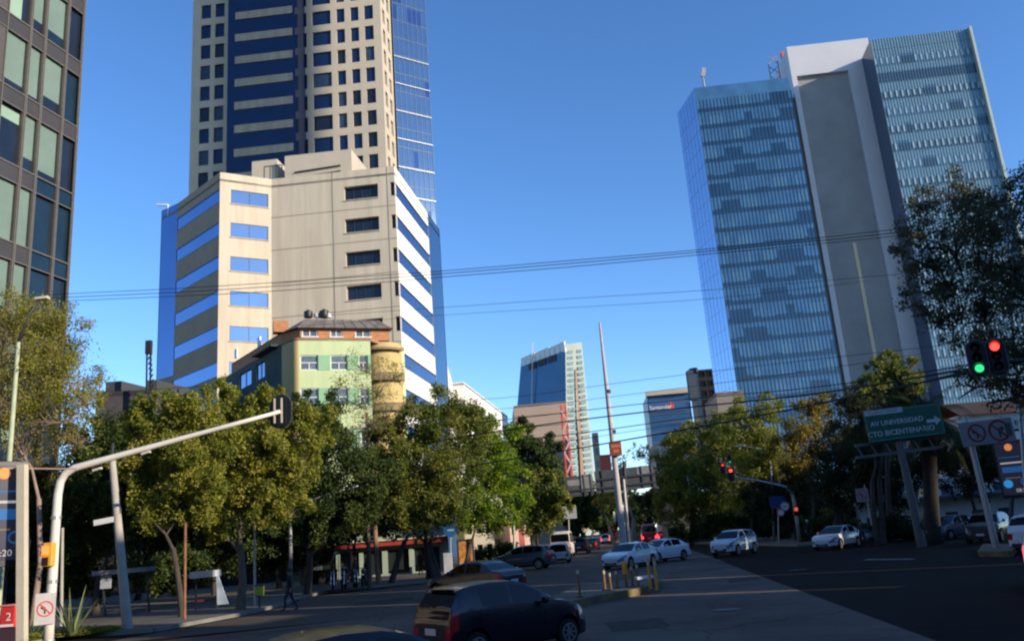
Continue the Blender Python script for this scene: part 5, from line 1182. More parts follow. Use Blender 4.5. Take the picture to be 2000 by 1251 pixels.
c=at(1997,824,44); t_=thing('street_sign','white street name plate at the right edge above the clock screen','sign',xy(c)); m=MB(); m.tube([xy(at(2030,1070,44)),at(2006,815,44)],.06,8); m.build('post',DARKP,t_); m=MB(); m.box(c,(1.5,.04,.55),(1,0,.1)); pl=m.build('plate',WSIGN,t_,bevel=.01); text('plate_text','Eje 8',.34,BSIGN,pl,c+Vector((-.12,-.03,0)),(1,0,.1),(-.1,0,1),.003)
def screen(label,cx_,cy_,Y,wpx,hpx,base,tilt,postx,num,ctext,facing):
    c=at(cx_,cy_,Y); n=(EYE-c); n.z=0; n.normalize(); n=(n+Vector((facing,0,0))).normalized(); r=n.cross(Z)*-1; w_,h_=wpx*Y/F,hpx*Y/F
    o=thing('clock_screen',label,'information screen',base); m=MB(); m.box(c-n*.08,(w_,h_,.16),r,Z); bd=m.build('housing',mat('screen_housing',(.012,.013,.018),rough=.35),o,bevel=.015)
    P=lambda x,y,k=.012: c+r*w_*x+Z*h_*y+n*k
    def rect(name,x0,y0,x1,y1,mt,k=.01):
        m=MB(); m.face([P(x0,y0,k),P(x1,y0,k),P(x1,y1,k),P(x0,y1,k)]); return m.build(name,mt,bd)
    rect('screen',-.44,-.44,.44,.46,mat('screen_dark',(.02,.022,.04),rough=.25,emit=(.05,.06,.11),es=.1),.006)
    m=MB(); m.lathe(P(0,.38,.012),n,[(0,w_*.13),(.01,w_*.10)],12); m.build('orange_badge',mat('screen_orange',(.5,.18,.05),emit=(1,.32,.1),es=.3),bd)
    SBB=mat('screen_blue',(.02,.09,.25),emit=(.03,.16,.42),es=.2); SWW=mat('screen_white',(.25,.22,.22),emit=(.9,.8,.8),es=.2)
    rect('text_bar',-.38,.20,.30,.215,SBB); rect('text_bar',-.36,.095,.36,.12,SWW); rect('text_bar',-.34,-.06,.36,.04,SBB); rect('text_bar',-.3,-.16,.2,-.145,mat('screen_brown',(.12,.08,.06),emit=(.3,.2,.16),es=.2))
    m=MB(); m.lathe(P(-.24,-.25,.012),n,[(0,w_*.15),(.01,w_*.13)],14); m.build('blue_badge',mat('screen_cyan',(.02,.2,.45),emit=(.04,.35,.8),es=.3),bd)
    m=MB(); ring(m,P(.30,-.23,.006),n,w_*.10,w_*.14); m.build('blue_badge',SBB,bd)
    text('clock_digits',num,h_*.085,SWW,bd,P(.16 if wpx<60 else .1,-.375,.014),r,Z,.003)
    return o,c,r,n,w_,h_
b_=xy(at(1972,1062,43)); o_,c_,r_,n_,w_,h_=screen('dark digital clock screen showing 08:20 at the right edge',1978,915,43,52,108,b_,0,0,'08:20',None,0)
m=MB(); m.tube([b_,xy(b_).lerp(xy(c_),.6)+Z*(c_.z-h_*.5)],.11,8); m.build('post',DARKP,o_)
b_=xy(at(44,1300,21)); o_,c_,r_,n_,w_,h_=screen('dark digital clock screen with 8:20 at the left edge',2,1002,21,86,200,b_,0,0,'8:20',None,.25)
m=MB(); m.box(b_.lerp(b_,.5)+Z*(at(44,907,21).z/2),(.30,.26,at(44,907,21).z)); 
m2=at(44,907,21); m=MB(); m.bar(b_,Vector((m2.x,m2.y,m2.z)),.19,.19); m.build('post',mat('screen_post_cream',(.50,.46,.36),rough=.6,var=.08),o_)
m=MB(); p0=at(44,914,21.1); p1=at(150,915,21.2); m.bar(p0,p1,.035); m.bar(at(-40,914,21),p0,.05); m.build('top_rail',mat('rail_pink',(.45,.30,.26)),o_)
# right hand suspended signals
Yt=24; c0=at(1909,700,Yt); c1_=at(1947,697,Yt-.05); nt_=(EYE-c0); nt_.z=0; nt_.normalize()
pb=Vector((24.6,24.6,0)); rt=thing('traffic_light','pair of black signal heads with green and red lamps lit at the upper right','traffic light',pb)
def tilted(o,ang,c):
    pass
hA=head(rt,c0,nt_,1.10,{2:LG}); hB=head(rt,c1_,nt_,1.10,{0:LR})
ap=at(1890,722,Yt+.25); bp_=Vector((pb.x,pb.y,c0.z+.55)); m=MB(); m.tube([pb,pb+Z*(bp_.z-.6),bp_-Vector((.35,0,.1)),ap.lerp(bp_,.5),at(1900,716,Yt+.25)],[.16,.14,.12,.09,.06],10); m.build('pole_arm',DARKP,rt,smooth=True)
# grey lamp on a thin pole in front of the big tree
b_=xy(at(2012,1080,30)); t_=thing('street_lamp','thin grey lamp pole with a small white head before the big right tree','street lamp',b_); m=MB(); tp=at(1973,592,30); m.tube([b_,tp],[.08,.05],8); m.build('pole',GALV,t_); m=MB(); m.box(at(1968,583,29.9),(.32,.24,.16)); m.build('lamp_head',mat('lamp_head_pale',(.55,.55,.5)),t_,bevel=.03)
# small signs in the right shade
for (x,yb,yt,Y,lab,sx,red) in ((1702,1030,958,62,'grey post with a small pale no parking plate before the dull tree',1684,1),):
    b_=xy(at(x+2,yb,Y)); t_=thing('road_sign',lab,'sign',b_); m=MB(); m.tube([b_,at(1688,945,Y)],.06,8); m.build('post',GALV,t_); c=at(sx,966,Y-.1); nn_=(EYE-c); nn_.z=0
    noturn(t_,c,nn_,.36,(.85,.95),mat('sign_lilac_grey',(.30,.28,.30)))
c=at(1718,975,64); m=MB(); b_=xy(at(1722,1035,64)); t_=thing('road_sign','small dark red sign plate behind the no parking plate','sign',b_); m.tube([b_,c],.05,8); m.build('post',GALV,t_); m=MB(); m.box(c,(.45,.05,.6)); m.build('plate',mat('plate_dark_red',(.16,.02,.02)),t_)
b_=xy(at(1733,1035,66)); t_=thing('street_lamp','white tulip shaped lamp on a post left of the palm trunk','street lamp',b_); m=MB(); p=at(1790,960,66)
b_=xy(at(1787,1045,66)); t_.location=(b_.x,b_.y,0); m.tube([b_,at(1787,950,66)],.07,8); m.build('post',POLEW,t_); m=MB(); q=at(1786,948,66); m.lathe(q-Z*1.3,Z,[(0,.12),(.5,.16),(1.2,.42),(1.5,.38)],12); m.build('lamp_shade',mat('lamp_shade_white',(.62,.58,.5)),t_,smooth='auto')
# ---- left street furniture
wf=mat('shelter_white',(.50,.52,.55),rough=.4,var=.08)
b_=xy(gr(415,1185,.13)); t_=thing('bus_shelter','white framed bus shelter with a slanted end panel on the left pavement','bus shelter',xy(at(415,1180,40)))
Yk=40; m=MB(); m.bar(at(380,1122,Yk),at(424,1118,Yk),1.2,.28); m.build('roof_beam',wf,t_); m=MB(); q=[at(424,1116,Yk),at(446,1178,Yk),at(425,1180,Yk),at(423,1120,Yk)]; 
m.face([v-Vector((0,.06,0)) for v in (q[0],q[3],q[2],q[1])]); m.face([v+Vector((0,.06,0)) for v in q]); 
for i in range(4): j=(i+1)%4; m.face([q[i]-Vector((0,.06,0)),q[j]-Vector((0,.06,0)),q[j]+Vector((0,.06,0)),q[i]+Vector((0,.06,0))])
m.build('end_panel',mat('shelter_panel',(.42,.50,.58),rough=.3),t_)
m=MB(); 
for x in (383,424): m=MB(); m.bar(xy(at(x,1180,Yk))+Z*.1,at(x,1122,Yk),.07); m.build('post',DARKP,t_)
m=MB(); m.box(xy(at(402,1180,Yk))+Vector((0,.5,.5)),(1.3,.35,.08)); m.build('bench',mat('bench_red',(.14,.02,.02)),t_)
Yk=41; t_=thing('bus_shelter','dim steel shelter with a hanging pale notice behind the concrete pole','bus shelter',xy(at(240,1190,Yk)))
m=MB(); m.bar(at(196,1118,Yk),at(290,1110,Yk),1.6,.2); m.build('roof_beam',mat('shelter_grey',(.22,.23,.25)),t_); m=MB(); 
for x in (200,286): m=MB(); m.bar(xy(at(x+6,1190,Yk))+Z*.1,at(x,1114,Yk),.08); m.build('post',DARKP,t_)
m=MB(); m.box(at(207,1132,Yk-.5),(.5,.04,.75)); m.build('notice',mat('notice_grey',(.38,.40,.44)),t_)
t_=thing('litter_bin','small yellow green bin beside the dark post on the left kerb','bin',xy(at(507,1178,38))+Z*.13); b_=xy(at(507,1178,38)); c=at(507,1153,38); m=MB(); m.box(c,(.34,.3,.42)); m.build('bin_body',mat('bin_lime',(.28,.34,.04),rough=.5),t_,bevel=.03); m=MB(); m.bar(b_+Z*.13,c-Z*.2,.06); m.build('post',DARKP,t_); m=MB(); m.box(c+Z*.23,(.38,.34,.05)); m.build('lid',DARKP,t_,bevel=.02)
Yk=22.5; c=at(23,1203,Yk); t_=thing('newspaper_box','red street box with a white number 2 at the lower left','box',xy(at(26,1290,Yk))); m=MB(); m.prism([tuple(v)[:2] for v in (c+Vector((-.19,-.2,0)),c+Vector((.19,-.2,0)),c+Vector((.19,.2,0)),c+Vector((-.19,.2,0)))],c.z-.26,c.z+.26); m.build('box',mat('box_red',(.52,.035,.035),rough=.4),t_,bevel=.03)
text('box_number','2',.28,WSIGN,t_,c+Vector((.04,-.215,.0)),(1,0,0),(0,0,1),.004); m=MB(); m.box(c+Vector((-.02,.0,.28)),(.44,.46,.05)); m.build('lid',mat('lid_pink',(.50,.16,.14)),t_,bevel=.02); m=MB(); m.box(xy(c)+Z*(c.z-.26)/2,(.46,.36,c.z-.28)); m.build('stand',mat('stand_purple',(.045,.02,.035)),t_); m=MB(); m.box(c+Vector((0,-.21,-.2)),(.34,.01,.06)); m.build('white_band',WSIGN,t_)
# parking pylon, advert panel and kiosk on the far pavement
Yk=62; t_=thing('pylon_sign','pale upright pylon sign beside the advertising panel','sign',xy(at(877,1104,Yk))); m=MB(); c=at(874,1080,Yk); m.box(xy(c)+Z*(c.z*.52),(.62,.16,c.z*1.02)); m.build('pylon',mat('pylon_pale',(.42,.46,.50),rough=.4),t_,bevel=.02)
Yk=63; b_=xy(at(880,1100,Yk)); t_=thing('road_sign','round blue sign on a post above the pale pylon','sign',b_); m=MB(); m.tube([b_,at(879,1010,Yk)],.05,8); m.build('post',GALV,t_); m=MB(); c=at(880,1033,Yk-.1); m.lathe(c,(0,-1,0),[(0,.52),(.03,.52)],20); m.build('disc',mat('disc_blue',(.02,.10,.28),rough=.4),t_); m=MB(); m.box(c+Vector((0,-.04,-.05)),(.5,.02,.12)); m.build('sign_bar',mat('bar_pale',(.25,.35,.45)),t_)
Yk=64; c=at(910,1080,Yk); t_=thing('advert_panel','black framed advertising panel with an orange picture','advert panel',xy(c)); m=MB(); m.box(xy(c)+Z*c.z*.98,(1.25,.25,2.1)); m.build('frame',DARKP,t_,bevel=.03); m=MB(); m.face([xy(c)+Vector((x,-.135,c.z*.98+z)) for x,z in ((-.5,-.9),(.5,-.9),(.5,.9),(-.5,.9))])
m.build('poster',mat('poster_orange',(.42,.19,.05),rough=.4,var=.9,scale=2.2,dark=(.03,.02,.02)),t_); m=MB(); m.box(xy(c)+Z*.3,(.3,.2,.6)); m.build('foot',DARKP,t_)
Yk=60; t_=thing('market_stall','dark street stall with a blue and grey tarpaulin on the far pavement','stall',xy(at(640,1115,Yk))); m=MB(); a=at(612,1094,Yk); b=at(656,1086,Yk); 
m.face([a+Vector((0,-.8,-.1)),b+Vector((0,-.8,-.1)),b+Vector((0,.8,.35)),a+Vector((0,.8,.35))]); m.face([a+Vector((0,-.8,-.1)),a+Vector((0,-.8,-.45)),b+Vector((0,-.8,-.45)),b+Vector((0,-.8,-.1))]); m.build('tarpaulin',mat('tarp_grey',(.30,.30,.32)),t_)
m=MB(); c=at(633,1088,Yk-.9); m.box(c,(.6,.05,.25)); m.build('blue_cloth',mat('tarp_blue',(.03,.16,.42)),t_); m=MB(); 
for v in (a+Vector((0,-.8,0)),b+Vector((0,-.8,0)),a+Vector((0,.8,0)),b+Vector((0,.8,0))): m.bar(xy(v),v,.05)
m.build('stall_pole',GALV,t_); m=MB(); m.box((xy(a)+xy(b))/2+Z*.55,(1.5,1.0,1.0)); m.build('counter',mat('counter_dark',(.03,.03,.032)),t_)
t_=thing('signal_cabinet','grey steel cabinet beside the dark shop opening','cabinet',xy(at(676,1112,61))); c=at(676,1092,61); m=MB(); m.box(xy(c)+Z*1.1,(.75,.5,1.9)); m.build('body',mat('cabinet_grey',(.15,.15,.155)),t_,bevel=.02); m=MB(); m.box(xy(c)+Z*2.08,(.8,.55,.06)); m.build('lid',mat('cabinet_lid',(.25,.25,.24)),t_); m=MB(); m.box(xy(c)+Vector((.2,-.26,1.1)),(.04,.03,.2)); m.build('handle',DARKP,t_)
t_=thing('stone_pillar','sunlit cream pillar on the far pavement left of the stall','pillar',xy(at(592,1118,60))); c=at(592,1070,60); m=MB(); b_=xy(c); m.box(b_+Z*c.z*.5,(.42,.42,c.z)); m.build('shaft',CREAM,t_,bevel=.02); m=MB(); m.box(b_+Z*(c.z+.1),(.6,.6,.2)); m.build('cap',CREAM,t_)
# bollards -------------------------------------------------------------
YB=mat('bollard_yellow',(.62,.29,.03),rough=.55,var=.15,scale=6); YBD=mat('bollard_brown_yellow',(.25,.125,.03),rough=.7,var=.25,scale=6); 
bol=[(1133,1166,1108,YBD,'lone thin dull bollard at the left end of the island'),(1182,1152,1112,YBD,'dull bollard first in the cluster on the island'),(1193,1152,1118,YBD,'shorter dull bollard second in the island cluster'),(1206,1148,1114,YBD,'dull bollard third in the island cluster'),(1224,1146,1094,YB,'dark bollard with a bright yellow top before the sedan bonnet'),(1236,1144,1104,YBD,'leaning dull bollard fifth in the island cluster'),(1247,1143,1100,YBD,'dull bollard just left of the two bright bollards'),(1271,1152,1089,YB,'tall bright yellow bollard left of the bright pair'),(1284,1154,1090,YB,'tall bright yellow bollard right of the bright pair')]
for x,yb,yt,mt,lab in bol:
    g=gr(x,yb,.24); b_=Vector((g.x,g.y,.23)); tz=at(x-(yb-yt)*.10,yt,g.y); t_=thing('bollard',lab,'bollard',b_,0,'bollards on the traffic island'); m=MB(); 
    if 'bright yellow top' in lab: m.lathe(b_,Z,[(0,.055),(tz.z-.7,.05)],10); m.build('shaft',YBD,t_); m=MB(); m.lathe(b_+Z*(tz.z-.7),Z,[(0,.1),(.4,.1),(.46,.06)],10); m.build('cap',YB,t_)
    else:
        top=Vector((tz.x,tz.y,tz.z)); m.tube([b_,top],[.045,.04],10); m.build('shaft',mt,t_,smooth='auto'); m=MB(); m.lathe(b_.lerp(top,.8),top-b_,[(0,.05),(.12,.05)],10); m.build('reflective_band',mat('band_pale',(.5,.45,.36)),t_); m=MB(); m.lathe(b_,Z,[(0,.12),(.05,.11)],10); m.build('base',DARKP,t_)
t_=thing('barrier_rail','low white rail on the tip of the traffic island','barrier',xy(gr(1258,1150,.24))+Z*.23); a=gr(1244,1148,.24); b=gr(1276,1144,.24); m=MB(); m.bar(a+Z*.33,b+Z*.33,.16,.10); m.build('rail',WSIGN,t_,bevel=.01); m=MB(); 
for v in (a,b): m.bar(v,v+Z*.3,.06)
m.build('post',DARKP,t_)
# cables -----------------------------------------------------------------
CAB=mat('cable_black',(.008,.008,.010),rough=.6)
def cable(label,p,Y0,Y1,r=.02,sag=.0,group='overhead cables'):
    """p: photo points the cable passes; depth runs from Y0 to Y1 along its span"""
    xs=[q[0] for q in p]; x0,x1=min(xs),max(xs); pts=[at(x,y,Y0+(Y1-Y0)*(x-x0)/(x1-x0)) for x,y in sorted(p)]
    out=[]
    for a,b in zip(pts[:-1],pts[1:]):
        for k in range(4): out.append(a.lerp(b,k/4.))
    out.append(pts[-1])
    for _ in range(3): out=[out[0]]+[(out[i-1]+out[i]*2+out[i+1])/4 for i in range(1,len(out)-1)]+[out[-1]]
    m=MB(); m.tube(out,r,6); return solo(m.build('overhead_cable',CAB,None,smooth=True),label,'cable',group)
cable('topmost thin cable from the brown glass block across the beige block to the big tree',[(-60,584),(135,573),(300,566),(530,552),(870,529),(1120,508),(1380,487),(1740,450),(2060,405)],44,30,.016)
cable('second upper cable just under the topmost one',[(-60,590),(135,580),(300,573),(530,560),(870,534),(1120,514),(1380,491),(1740,457),(2060,415)],44,30,.018)
cable('third upper cable lowest of the upper three',[(-60,596),(135,587),(300,580),(530,570),(870,540),(1120,521),(1380,496),(1740,463),(2060,425)],44,30,.016)
cable('faint single cable below the upper three crossing the sky in the middle',[(600,618),(870,600),(1120,582),(1400,566),(1760,535),(2060,505)],60,40,.014)
cable('faint lower single cable crossing the beige block and open sky',[(600,636),(870,614),(1120,600),(1400,584),(1700,548)],60,45,.012)
cable('thin cable from the tapered tower up to the black tower',[(700,790),(1000,778),(1170,752),(1345,730),(1560,705),(1760,683),(1900,668)],62,45,.016)
cable('thin cable just above the sign tower',[(700,815),(1000,798),(1190,775),(1345,755),(1560,728),(1800,690)],62,45,.016)
cable('medium cable passing behind the tall mast at its clamp',[(560,850),(800,838),(1000,818),(1190,795),(1345,778),(1600,757),(1890,713)],58,30,.022)
cable('thick cable bundle rising to the right hand signals',[(560,900),(720,885),(900,852),(1100,823),(1290,800),(1600,770),(1890,720)],58,27,.035)
cable('medium cable under the thick bundle',[(560,915),(800,885),(1000,862),(1190,838),(1345,815),(1650,782),(1890,724)],58,27,.022)
cable('thickest low cable sweeping from the left trees to the signals',[(540,985),(700,950),(900,912),(1100,880),(1270,850),(1450,818),(1650,778),(1890,728)],56,26,.034)
cable('thin low cable between the mast and the left trees',[(560,935),(800,905),(1000,880),(1200,846),(1345,826),(1560,800)],57,40,.014)
cable('thin pale cable to the dark roofs at left',[(150,762),(230,765),(300,760),(420,752)],70,72,.03)
cable('slack thin cable at the left signal pole',[(108,915),(230,1000),(340,985),(560,940)],40,46,.012)
# ================================================================== vehicles
PW=mat('car_paint_white',(.60,.61,.63),rough=.3,var=.02,coat=.8); PN=mat('car_paint_midnight',(.004,.005,.016),rough=.28,var=.05,coat=.35); PS=mat('car_paint_steel_blue',(.075,.095,.125),rough=.28,metal=.35,var=.04,coat=.9); PD=mat('car_paint_dark_grey',(.014,.015,.018),rough=.3,var=.05,coat=.35); PB=mat('car_paint_dark_blue',(.02,.035,.08),rough=.25,var=.05,coat=.9); PR=mat('car_paint_red',(.40,.02,.018),rough=.3,var=.05,coat=.8); PC=mat('bus_paint_cream',(.55,.51,.46),rough=.4,var=.06)
CG=mat('car_glass',(.004,.005,.007),rough=.04,var=.05,ior=1.42,spec=.38); TYRE=mat('tyre_rubber',(.012,.012,.012),rough=.9); RIM=mat('rim_alloy',(.36,.37,.39),rough=.35,metal=.7); TRIM=mat('black_plastic_trim',(.014,.014,.016),rough=.6); HLG=mat('headlight_glass',(.16,.17,.185),rough=.12,var=.25,scale=9); TLG=mat('taillight_red',(.38,.012,.014),rough=.15,var=.2,scale=9); TLL=mat('taillight_lit',(.6,.02,.02),rough=.2,emit=(1,.05,.08),es=1.6); PLT=mat('number_plate',(.5,.5,.48),rough=.5); CHR=mat('chrome',(.5,.5,.52),rough=.15,metal=1)
SPEC=dict(
 hatch=dict(L=3.66,W=1.62,roof=1.52,sill=.20,top=[(0,.62),(.06,.74),(.25,.84),(.72,.98),(.95,1.02),(1.25,1.22),(1.62,1.43),(1.95,1.50),(2.5,1.52),(3.0,1.49),(3.28,1.45),(3.37,1.42),(3.61,1.01),(3.65,.82),(3.66,.70)],
   belt=[(0,.58),(.06,.68),(.3,.80),(.8,.90),(1.2,.93),(2.2,.99),(3.3,1.04),(3.59,.98),(3.65,.79),(3.66,.68)],ws=(.95,1.72),rw=(3.38,3.648),win=[(1.32,2.08),(2.16,2.88)],wheels=(.68,3.05),r=.29,hl=.46,tl=(.2,(3,4,5)),rear=.92),
 sedan=dict(L=4.45,W=1.74,roof=1.45,sill=.2,top=[(0,.60),(.06,.70),(.3,.80),(.9,.92),(1.2,.96),(1.6,1.16),(2.0,1.36),(2.35,1.44),(2.8,1.45),(3.2,1.41),(3.5,1.31),(3.95,1.06),(4.2,1.03),(4.38,.99),(4.45,.78)],
   belt=[(0,.56),(.06,.65),(.35,.75),(.9,.86),(1.3,.90),(3.4,.98),(3.95,1.0),(4.2,.98),(4.38,.93),(4.45,.74)],ws=(1.2,2.12),rw=(3.32,3.95),win=[(1.68,2.46),(2.54,3.35)],wheels=(.86,3.5),r=.31,hl=.5,tl=(.3,(3,4)),rear=.85),
 suv=dict(L=4.3,W=1.80,roof=1.66,sill=.26,top=[(0,.76),(.06,.88),(.3,.98),(.85,1.07),(1.05,1.11),(1.4,1.34),(1.75,1.55),(2.1,1.63),(2.6,1.66),(3.3,1.62),(3.75,1.56),(3.88,1.50),(4.12,1.16),(4.24,1.05),(4.3,.86)],
   belt=[(0,.70),(.06,.80),(.35,.92),(.85,1.0),(1.2,1.04),(3.3,1.12),(3.9,1.16),(4.12,1.12),(4.24,1.0),(4.3,.84)],ws=(1.05,1.85),rw=(3.9,4.12),win=[(1.5,2.32),(2.4,3.15),(3.22,3.7)],wheels=(.84,3.45),r=.35,hl=.48,tl=(.3,(3,4)),rear=.88),
 van=dict(L=5.6,W=2.0,roof=2.45,sill=.3,top=[(0,.9),(.06,1.05),(.4,1.2),(.8,1.35),(1.1,1.9),(1.4,2.35),(1.7,2.43),(3,2.45),(5.2,2.43),(5.5,2.35),(5.58,1.3),(5.6,1.0)],
   belt=[(0,.85),(.06,1.0),(.4,1.12),(.9,1.22),(5.5,1.32),(5.58,1.25),(5.6,.95)],ws=(.82,1.42),rw=(5.5,5.57),win=[(1.25,1.95),(2.1,3.0),(3.1,4.1),(4.2,5.2)],wheels=(.95,4.5),r=.36,hl=.45,tl=(.12,(2,3,4)),rear=.97))
PARTMAT={}
def car(kind,paint,label,loc,az_,lit=False,group='cars on the crossing',name='parked_car',seams=False,cat='car',scale=1.0,plate='rear'):
    sp=SPEC[kind]; L,W_=sp['L'],sp['W']/2; o=thing(name,label,cat,(loc[0],loc[1],loc[2] if len(loc)>2 else 0),rad(90-az_),group); o.scale=(scale,)*3
    fT=lambda s: float(np.interp(s,*zip(*sp['top']))); fB=lambda s: float(np.interp(s,*zip(*sp['belt'])))
    def fTs(s): return (fT(s)*2+fT(max(0,s-.05))+fT(min(L,s+.05)))/4
    def hw(s):
        k=W_
        if s<.75: k*=1-.30*(1-s/.75)**2.4
        if s>L-.6: k*=1-(1-sp['rear'])*((s-(L-.6))/.6)**2.0
        return k
    hc=sp['roof']-fB(L*.55); wr_=W_*.70 if kind!='van' else W_*.88; sill=sp['sill']; r=sp['r']
    def sec(s):
        w_=hw(s); zb=fB(s); zt=max(fTs(s),zb+.025); h=zt-zb; t=min(1,h/hc); wr=w_*.95-(w_*.95-wr_*w_/W_)*t
        f=1.0 
        if s<.3: f=1-(.10*(1-s/.3))
        P=[(w_*.90,sill),(w_*.965,sill+.07),(w_*.99,sill+.17),(w_,sill+(zb-sill)*.55),(w_*.985,zb-.09),(w_*.95,zb)]
        a=P[5][0]; P+=[(a+(wr-a)*.07,zb+h*.08),(a+(wr-a)*.86,zb+h*.84),(wr*.955,zb+h*.955),(wr*.84,zt-.018*t-.004),(wr*.42,zt-.003),(0,zt)]
        for sw in sp['wheels']:
            d=abs(s-sw); ra=r+.055
            if d<ra:
                za=r+math.sqrt(ra*ra-d*d)
                for i in range(4):
                    if P[i][1]<za+.012*i: P[i]=(P[i][0],za+.012*i)
                if P[4][1]<P[3][1]+.01: P[4]=(P[4][0],P[3][1]+.01)
                if P[5][1]<P[4][1]+.01: P[5]=(P[5][0],P[4][1]+.01)
        return P
    keys=set(np.linspace(0,L,50).round(4))
    for a,b in [sp['ws'],sp['rw']]+sp['win']: keys|={a,b}
    for sw in sp['wheels']: keys|={round(sw+(r+.055)*math.cos(t),4) for t in np.linspace(0,math.pi,13)}
    keys|={.02,.05,.1,sp['hl'],L-sp['tl'][0],L-.02,L-.05,L-.1}
    ks=sorted(k for k in keys if 0<=k<=L); st=[ks[0]]
    for k in ks[1:]:
        if k-st[-1]>.012: st.append(k)
    secs=[sec(s) for s in st]; parts={}
    def add(cls,q): parts.setdefault(cls,[]).append(q)
    N=12
    for k in range(len(st)-1):
        sm=(st[k]+st[k+1])/2; x0,x1=L/2-st[k],L/2-st[k+1]
        for i in range(N-1):
            a,b,c,d=secs[k][i],secs[k][i+1],secs[k+1][i+1],secs[k+1][i]
            cls='body'; inw=None
            if i==6:
                for q,(u,v) in enumerate(sp['win']):
                    if u<sm<v: inw=q
                if inw is not None and (secs[k][7][1]-secs[k][6][1])>.06: cls='side_window%d'%inw
            if i>=8 and sp['ws'][0]<sm<sp['ws'][1]: cls='windscreen'
            if i>=8 and sp['rw'][0]<sm<sp['rw'][1]: cls='rear_window'
            if i in (3,4) and sm<sp['hl'] and sm>.0 : cls='headlight' if i==4 or sm<.28 else 'body'
            if i in sp['tl'][1] and sm>L-sp['tl'][0]: cls='taillight'
            if i==0: cls='sill_trim'
            for sg in (1,-1):
                q=[(x0,sg*a[0],a[1]),(x1,sg*d[0],d[1]),(x1,sg*c[0],c[1]),(x0,sg*b[0],b[1])]
                if sg<0: q=q[::-1]
                add(cls+('R' if sg<0 else 'L') if cls not in ('body','windscreen','rear_window','sill_trim') else cls,q)
    for k,x,fr in ((0,L/2,True),(len(st)-1,-L/2,False)):
        P=secs[k]
        for i in range(N-1):
            a,b=P[i],P[i+1]
            cols=[-1,-.74,.74,1]
            for j in range(3):
                q=[(x,a[0]*cols[j],a[1]),(x,a[0]*cols[j+1],a[1]),(x,b[0]*cols[j+1],b[1]),(x,b[0]*cols[j],b[1])]
                if not fr: q=q[::-1]
                cls='body'
                if i in (3,4) and j!=1: cls=('headlight' if fr else 'taillight')+('L' if j==2 else 'R')
                if i==0: cls='sill_trim'
                if fr and i==2 and j==1: cls='grille'
                if abs(q[0][1]-q[1][1])+abs(q[2][1]-q[3][1])<1e-6: continue
                add(cls,q)
    mt={'body':paint,'windscreen':CG,'rear_window':CG,'sill_trim':TRIM,'grille':TRIM}
    for cls,qs in parts.items():
        base=cls[:-1] if cls[-1] in 'LR' else cls
        nm='side_window' if base.startswith('side_window') else base
        m_=mt.get(base) or (CG if nm=='side_window' else HLG if nm=='headlight' else (TLL if lit else TLG))
        vi={}; V=[]; Fc=[]
        for q in qs:
            f=[]
            for p in q:
                kk=(round(p[0],4),round(p[1],4),round(p[2],4))
                if kk not in vi: vi[kk]=len(V); V.append(kk)
                if vi[kk] not in f: f.append(vi[kk])
            if len(f)>2: Fc.append(f)
        m=MB(); m.v=V; m.f=Fc; m.m=[0]*len(Fc); ob=m.build(nm,m_,o,local=True,smooth=True); ob.data.set_sharp_from_angle(angle=rad(38))
    m=MB(); m.box((0,0,(sill+.62)/2),(L-.5,W_*1.55,.62-sill+.05)); m.build('underbody',TRIM,o,local=True)
    for sw in sp['wheels']:
        for sg in (1,-1):
            c=Vector((L/2-sw,sg*(W_-.115),r)); ax=Vector((0,sg,0)); m=MB(); m.lathe(c-ax*.1,ax,[(0,r*.62),(.0,r*.9),(.03,r*.985),(.1,r),(.17,r*.985),(.2,r*.92),(.205,r*.66),(.17,r*.62)],24); wo=m.build('wheel',TYRE,o,local=True,smooth='auto')
            m=MB(); m.lathe(c+ax*.055,ax,[(0,r*.64),(.03,r*.64)],20); rm=m.build('rim_back',mat('rim_dark',(.04,.04,.042),rough=.5),wo,local=True)  # dark disc behind the spokes
            m=MB(); 
            for k in range(7):
                t=2*math.pi*k/7; d=Vector((math.cos(t),0,math.sin(t))); m.bar(c+ax*.1+d*r*.08,c+ax*.095+d*r*.62,.055,.03)
            m.lathe(c+ax*.085,ax,[(0,r*.16),(.03,r*.13)],12)
            for k in range(20):
                t0,t1=2*math.pi*k/20,2*math.pi*(k+1)/20; m.bar(c+ax*.1+Vector((math.cos(t0),0,math.sin(t0)))*r*.62,c+ax*.1+Vector((math.cos(t1),0,math.sin(t1)))*r*.62,.03)
            m.build('rim',RIM,wo,local=True)
    for sg in (1,-1):
        s=sp['win'][0][0]+.05; x=L/2-s; m=MB(); m.lathe((x+.03,sg*(hw(s)*.95+.13),fB(s)+.10),(-1,0,0),[(-.05,.03),(-.03,.075),(.03,.085),(.06,.07)],10); m.bar((x-.02,sg*hw(s)*.93,fB(s)+.03),(x,sg*(hw(s)*.95+.10),fB(s)+.08),.035); m.build('mirror',paint,o,local=True,smooth='auto')
        for (u,v) in sp['win'][:2]:
            s=v-.16; P=sec(s); m=MB(); m.box((L/2-s,sg*(P[4][0]+.012),P[4][1]-.03),(.17,.03,.03)); m.build('door_handle',paint,o,local=True,bevel=.006)
        if seams:
            for s in (sp['win'][0][0]-.02,(sp['win'][0][1]+sp['win'][1][0])/2,sp['win'][1][1]+.04):
                P=sec(s); m=MB(); m.tube([(L/2-s,sg*(p[0]+.002),p[1]) for p in P[1:6]],.006,5); m.build('door_seam',TRIM,o,local=True)
    zf=sec(0)[3][1]; m=MB(); m.box((L/2+.012,0,sill+.15),(.02,W_*.9,.12)); m.build('lower_grille',TRIM,o,local=True); m=MB(); m.box((L/2+.028,0,sill+.22),(.014,.40,.12)); m.build('number_plate',PLT,o,local=True)
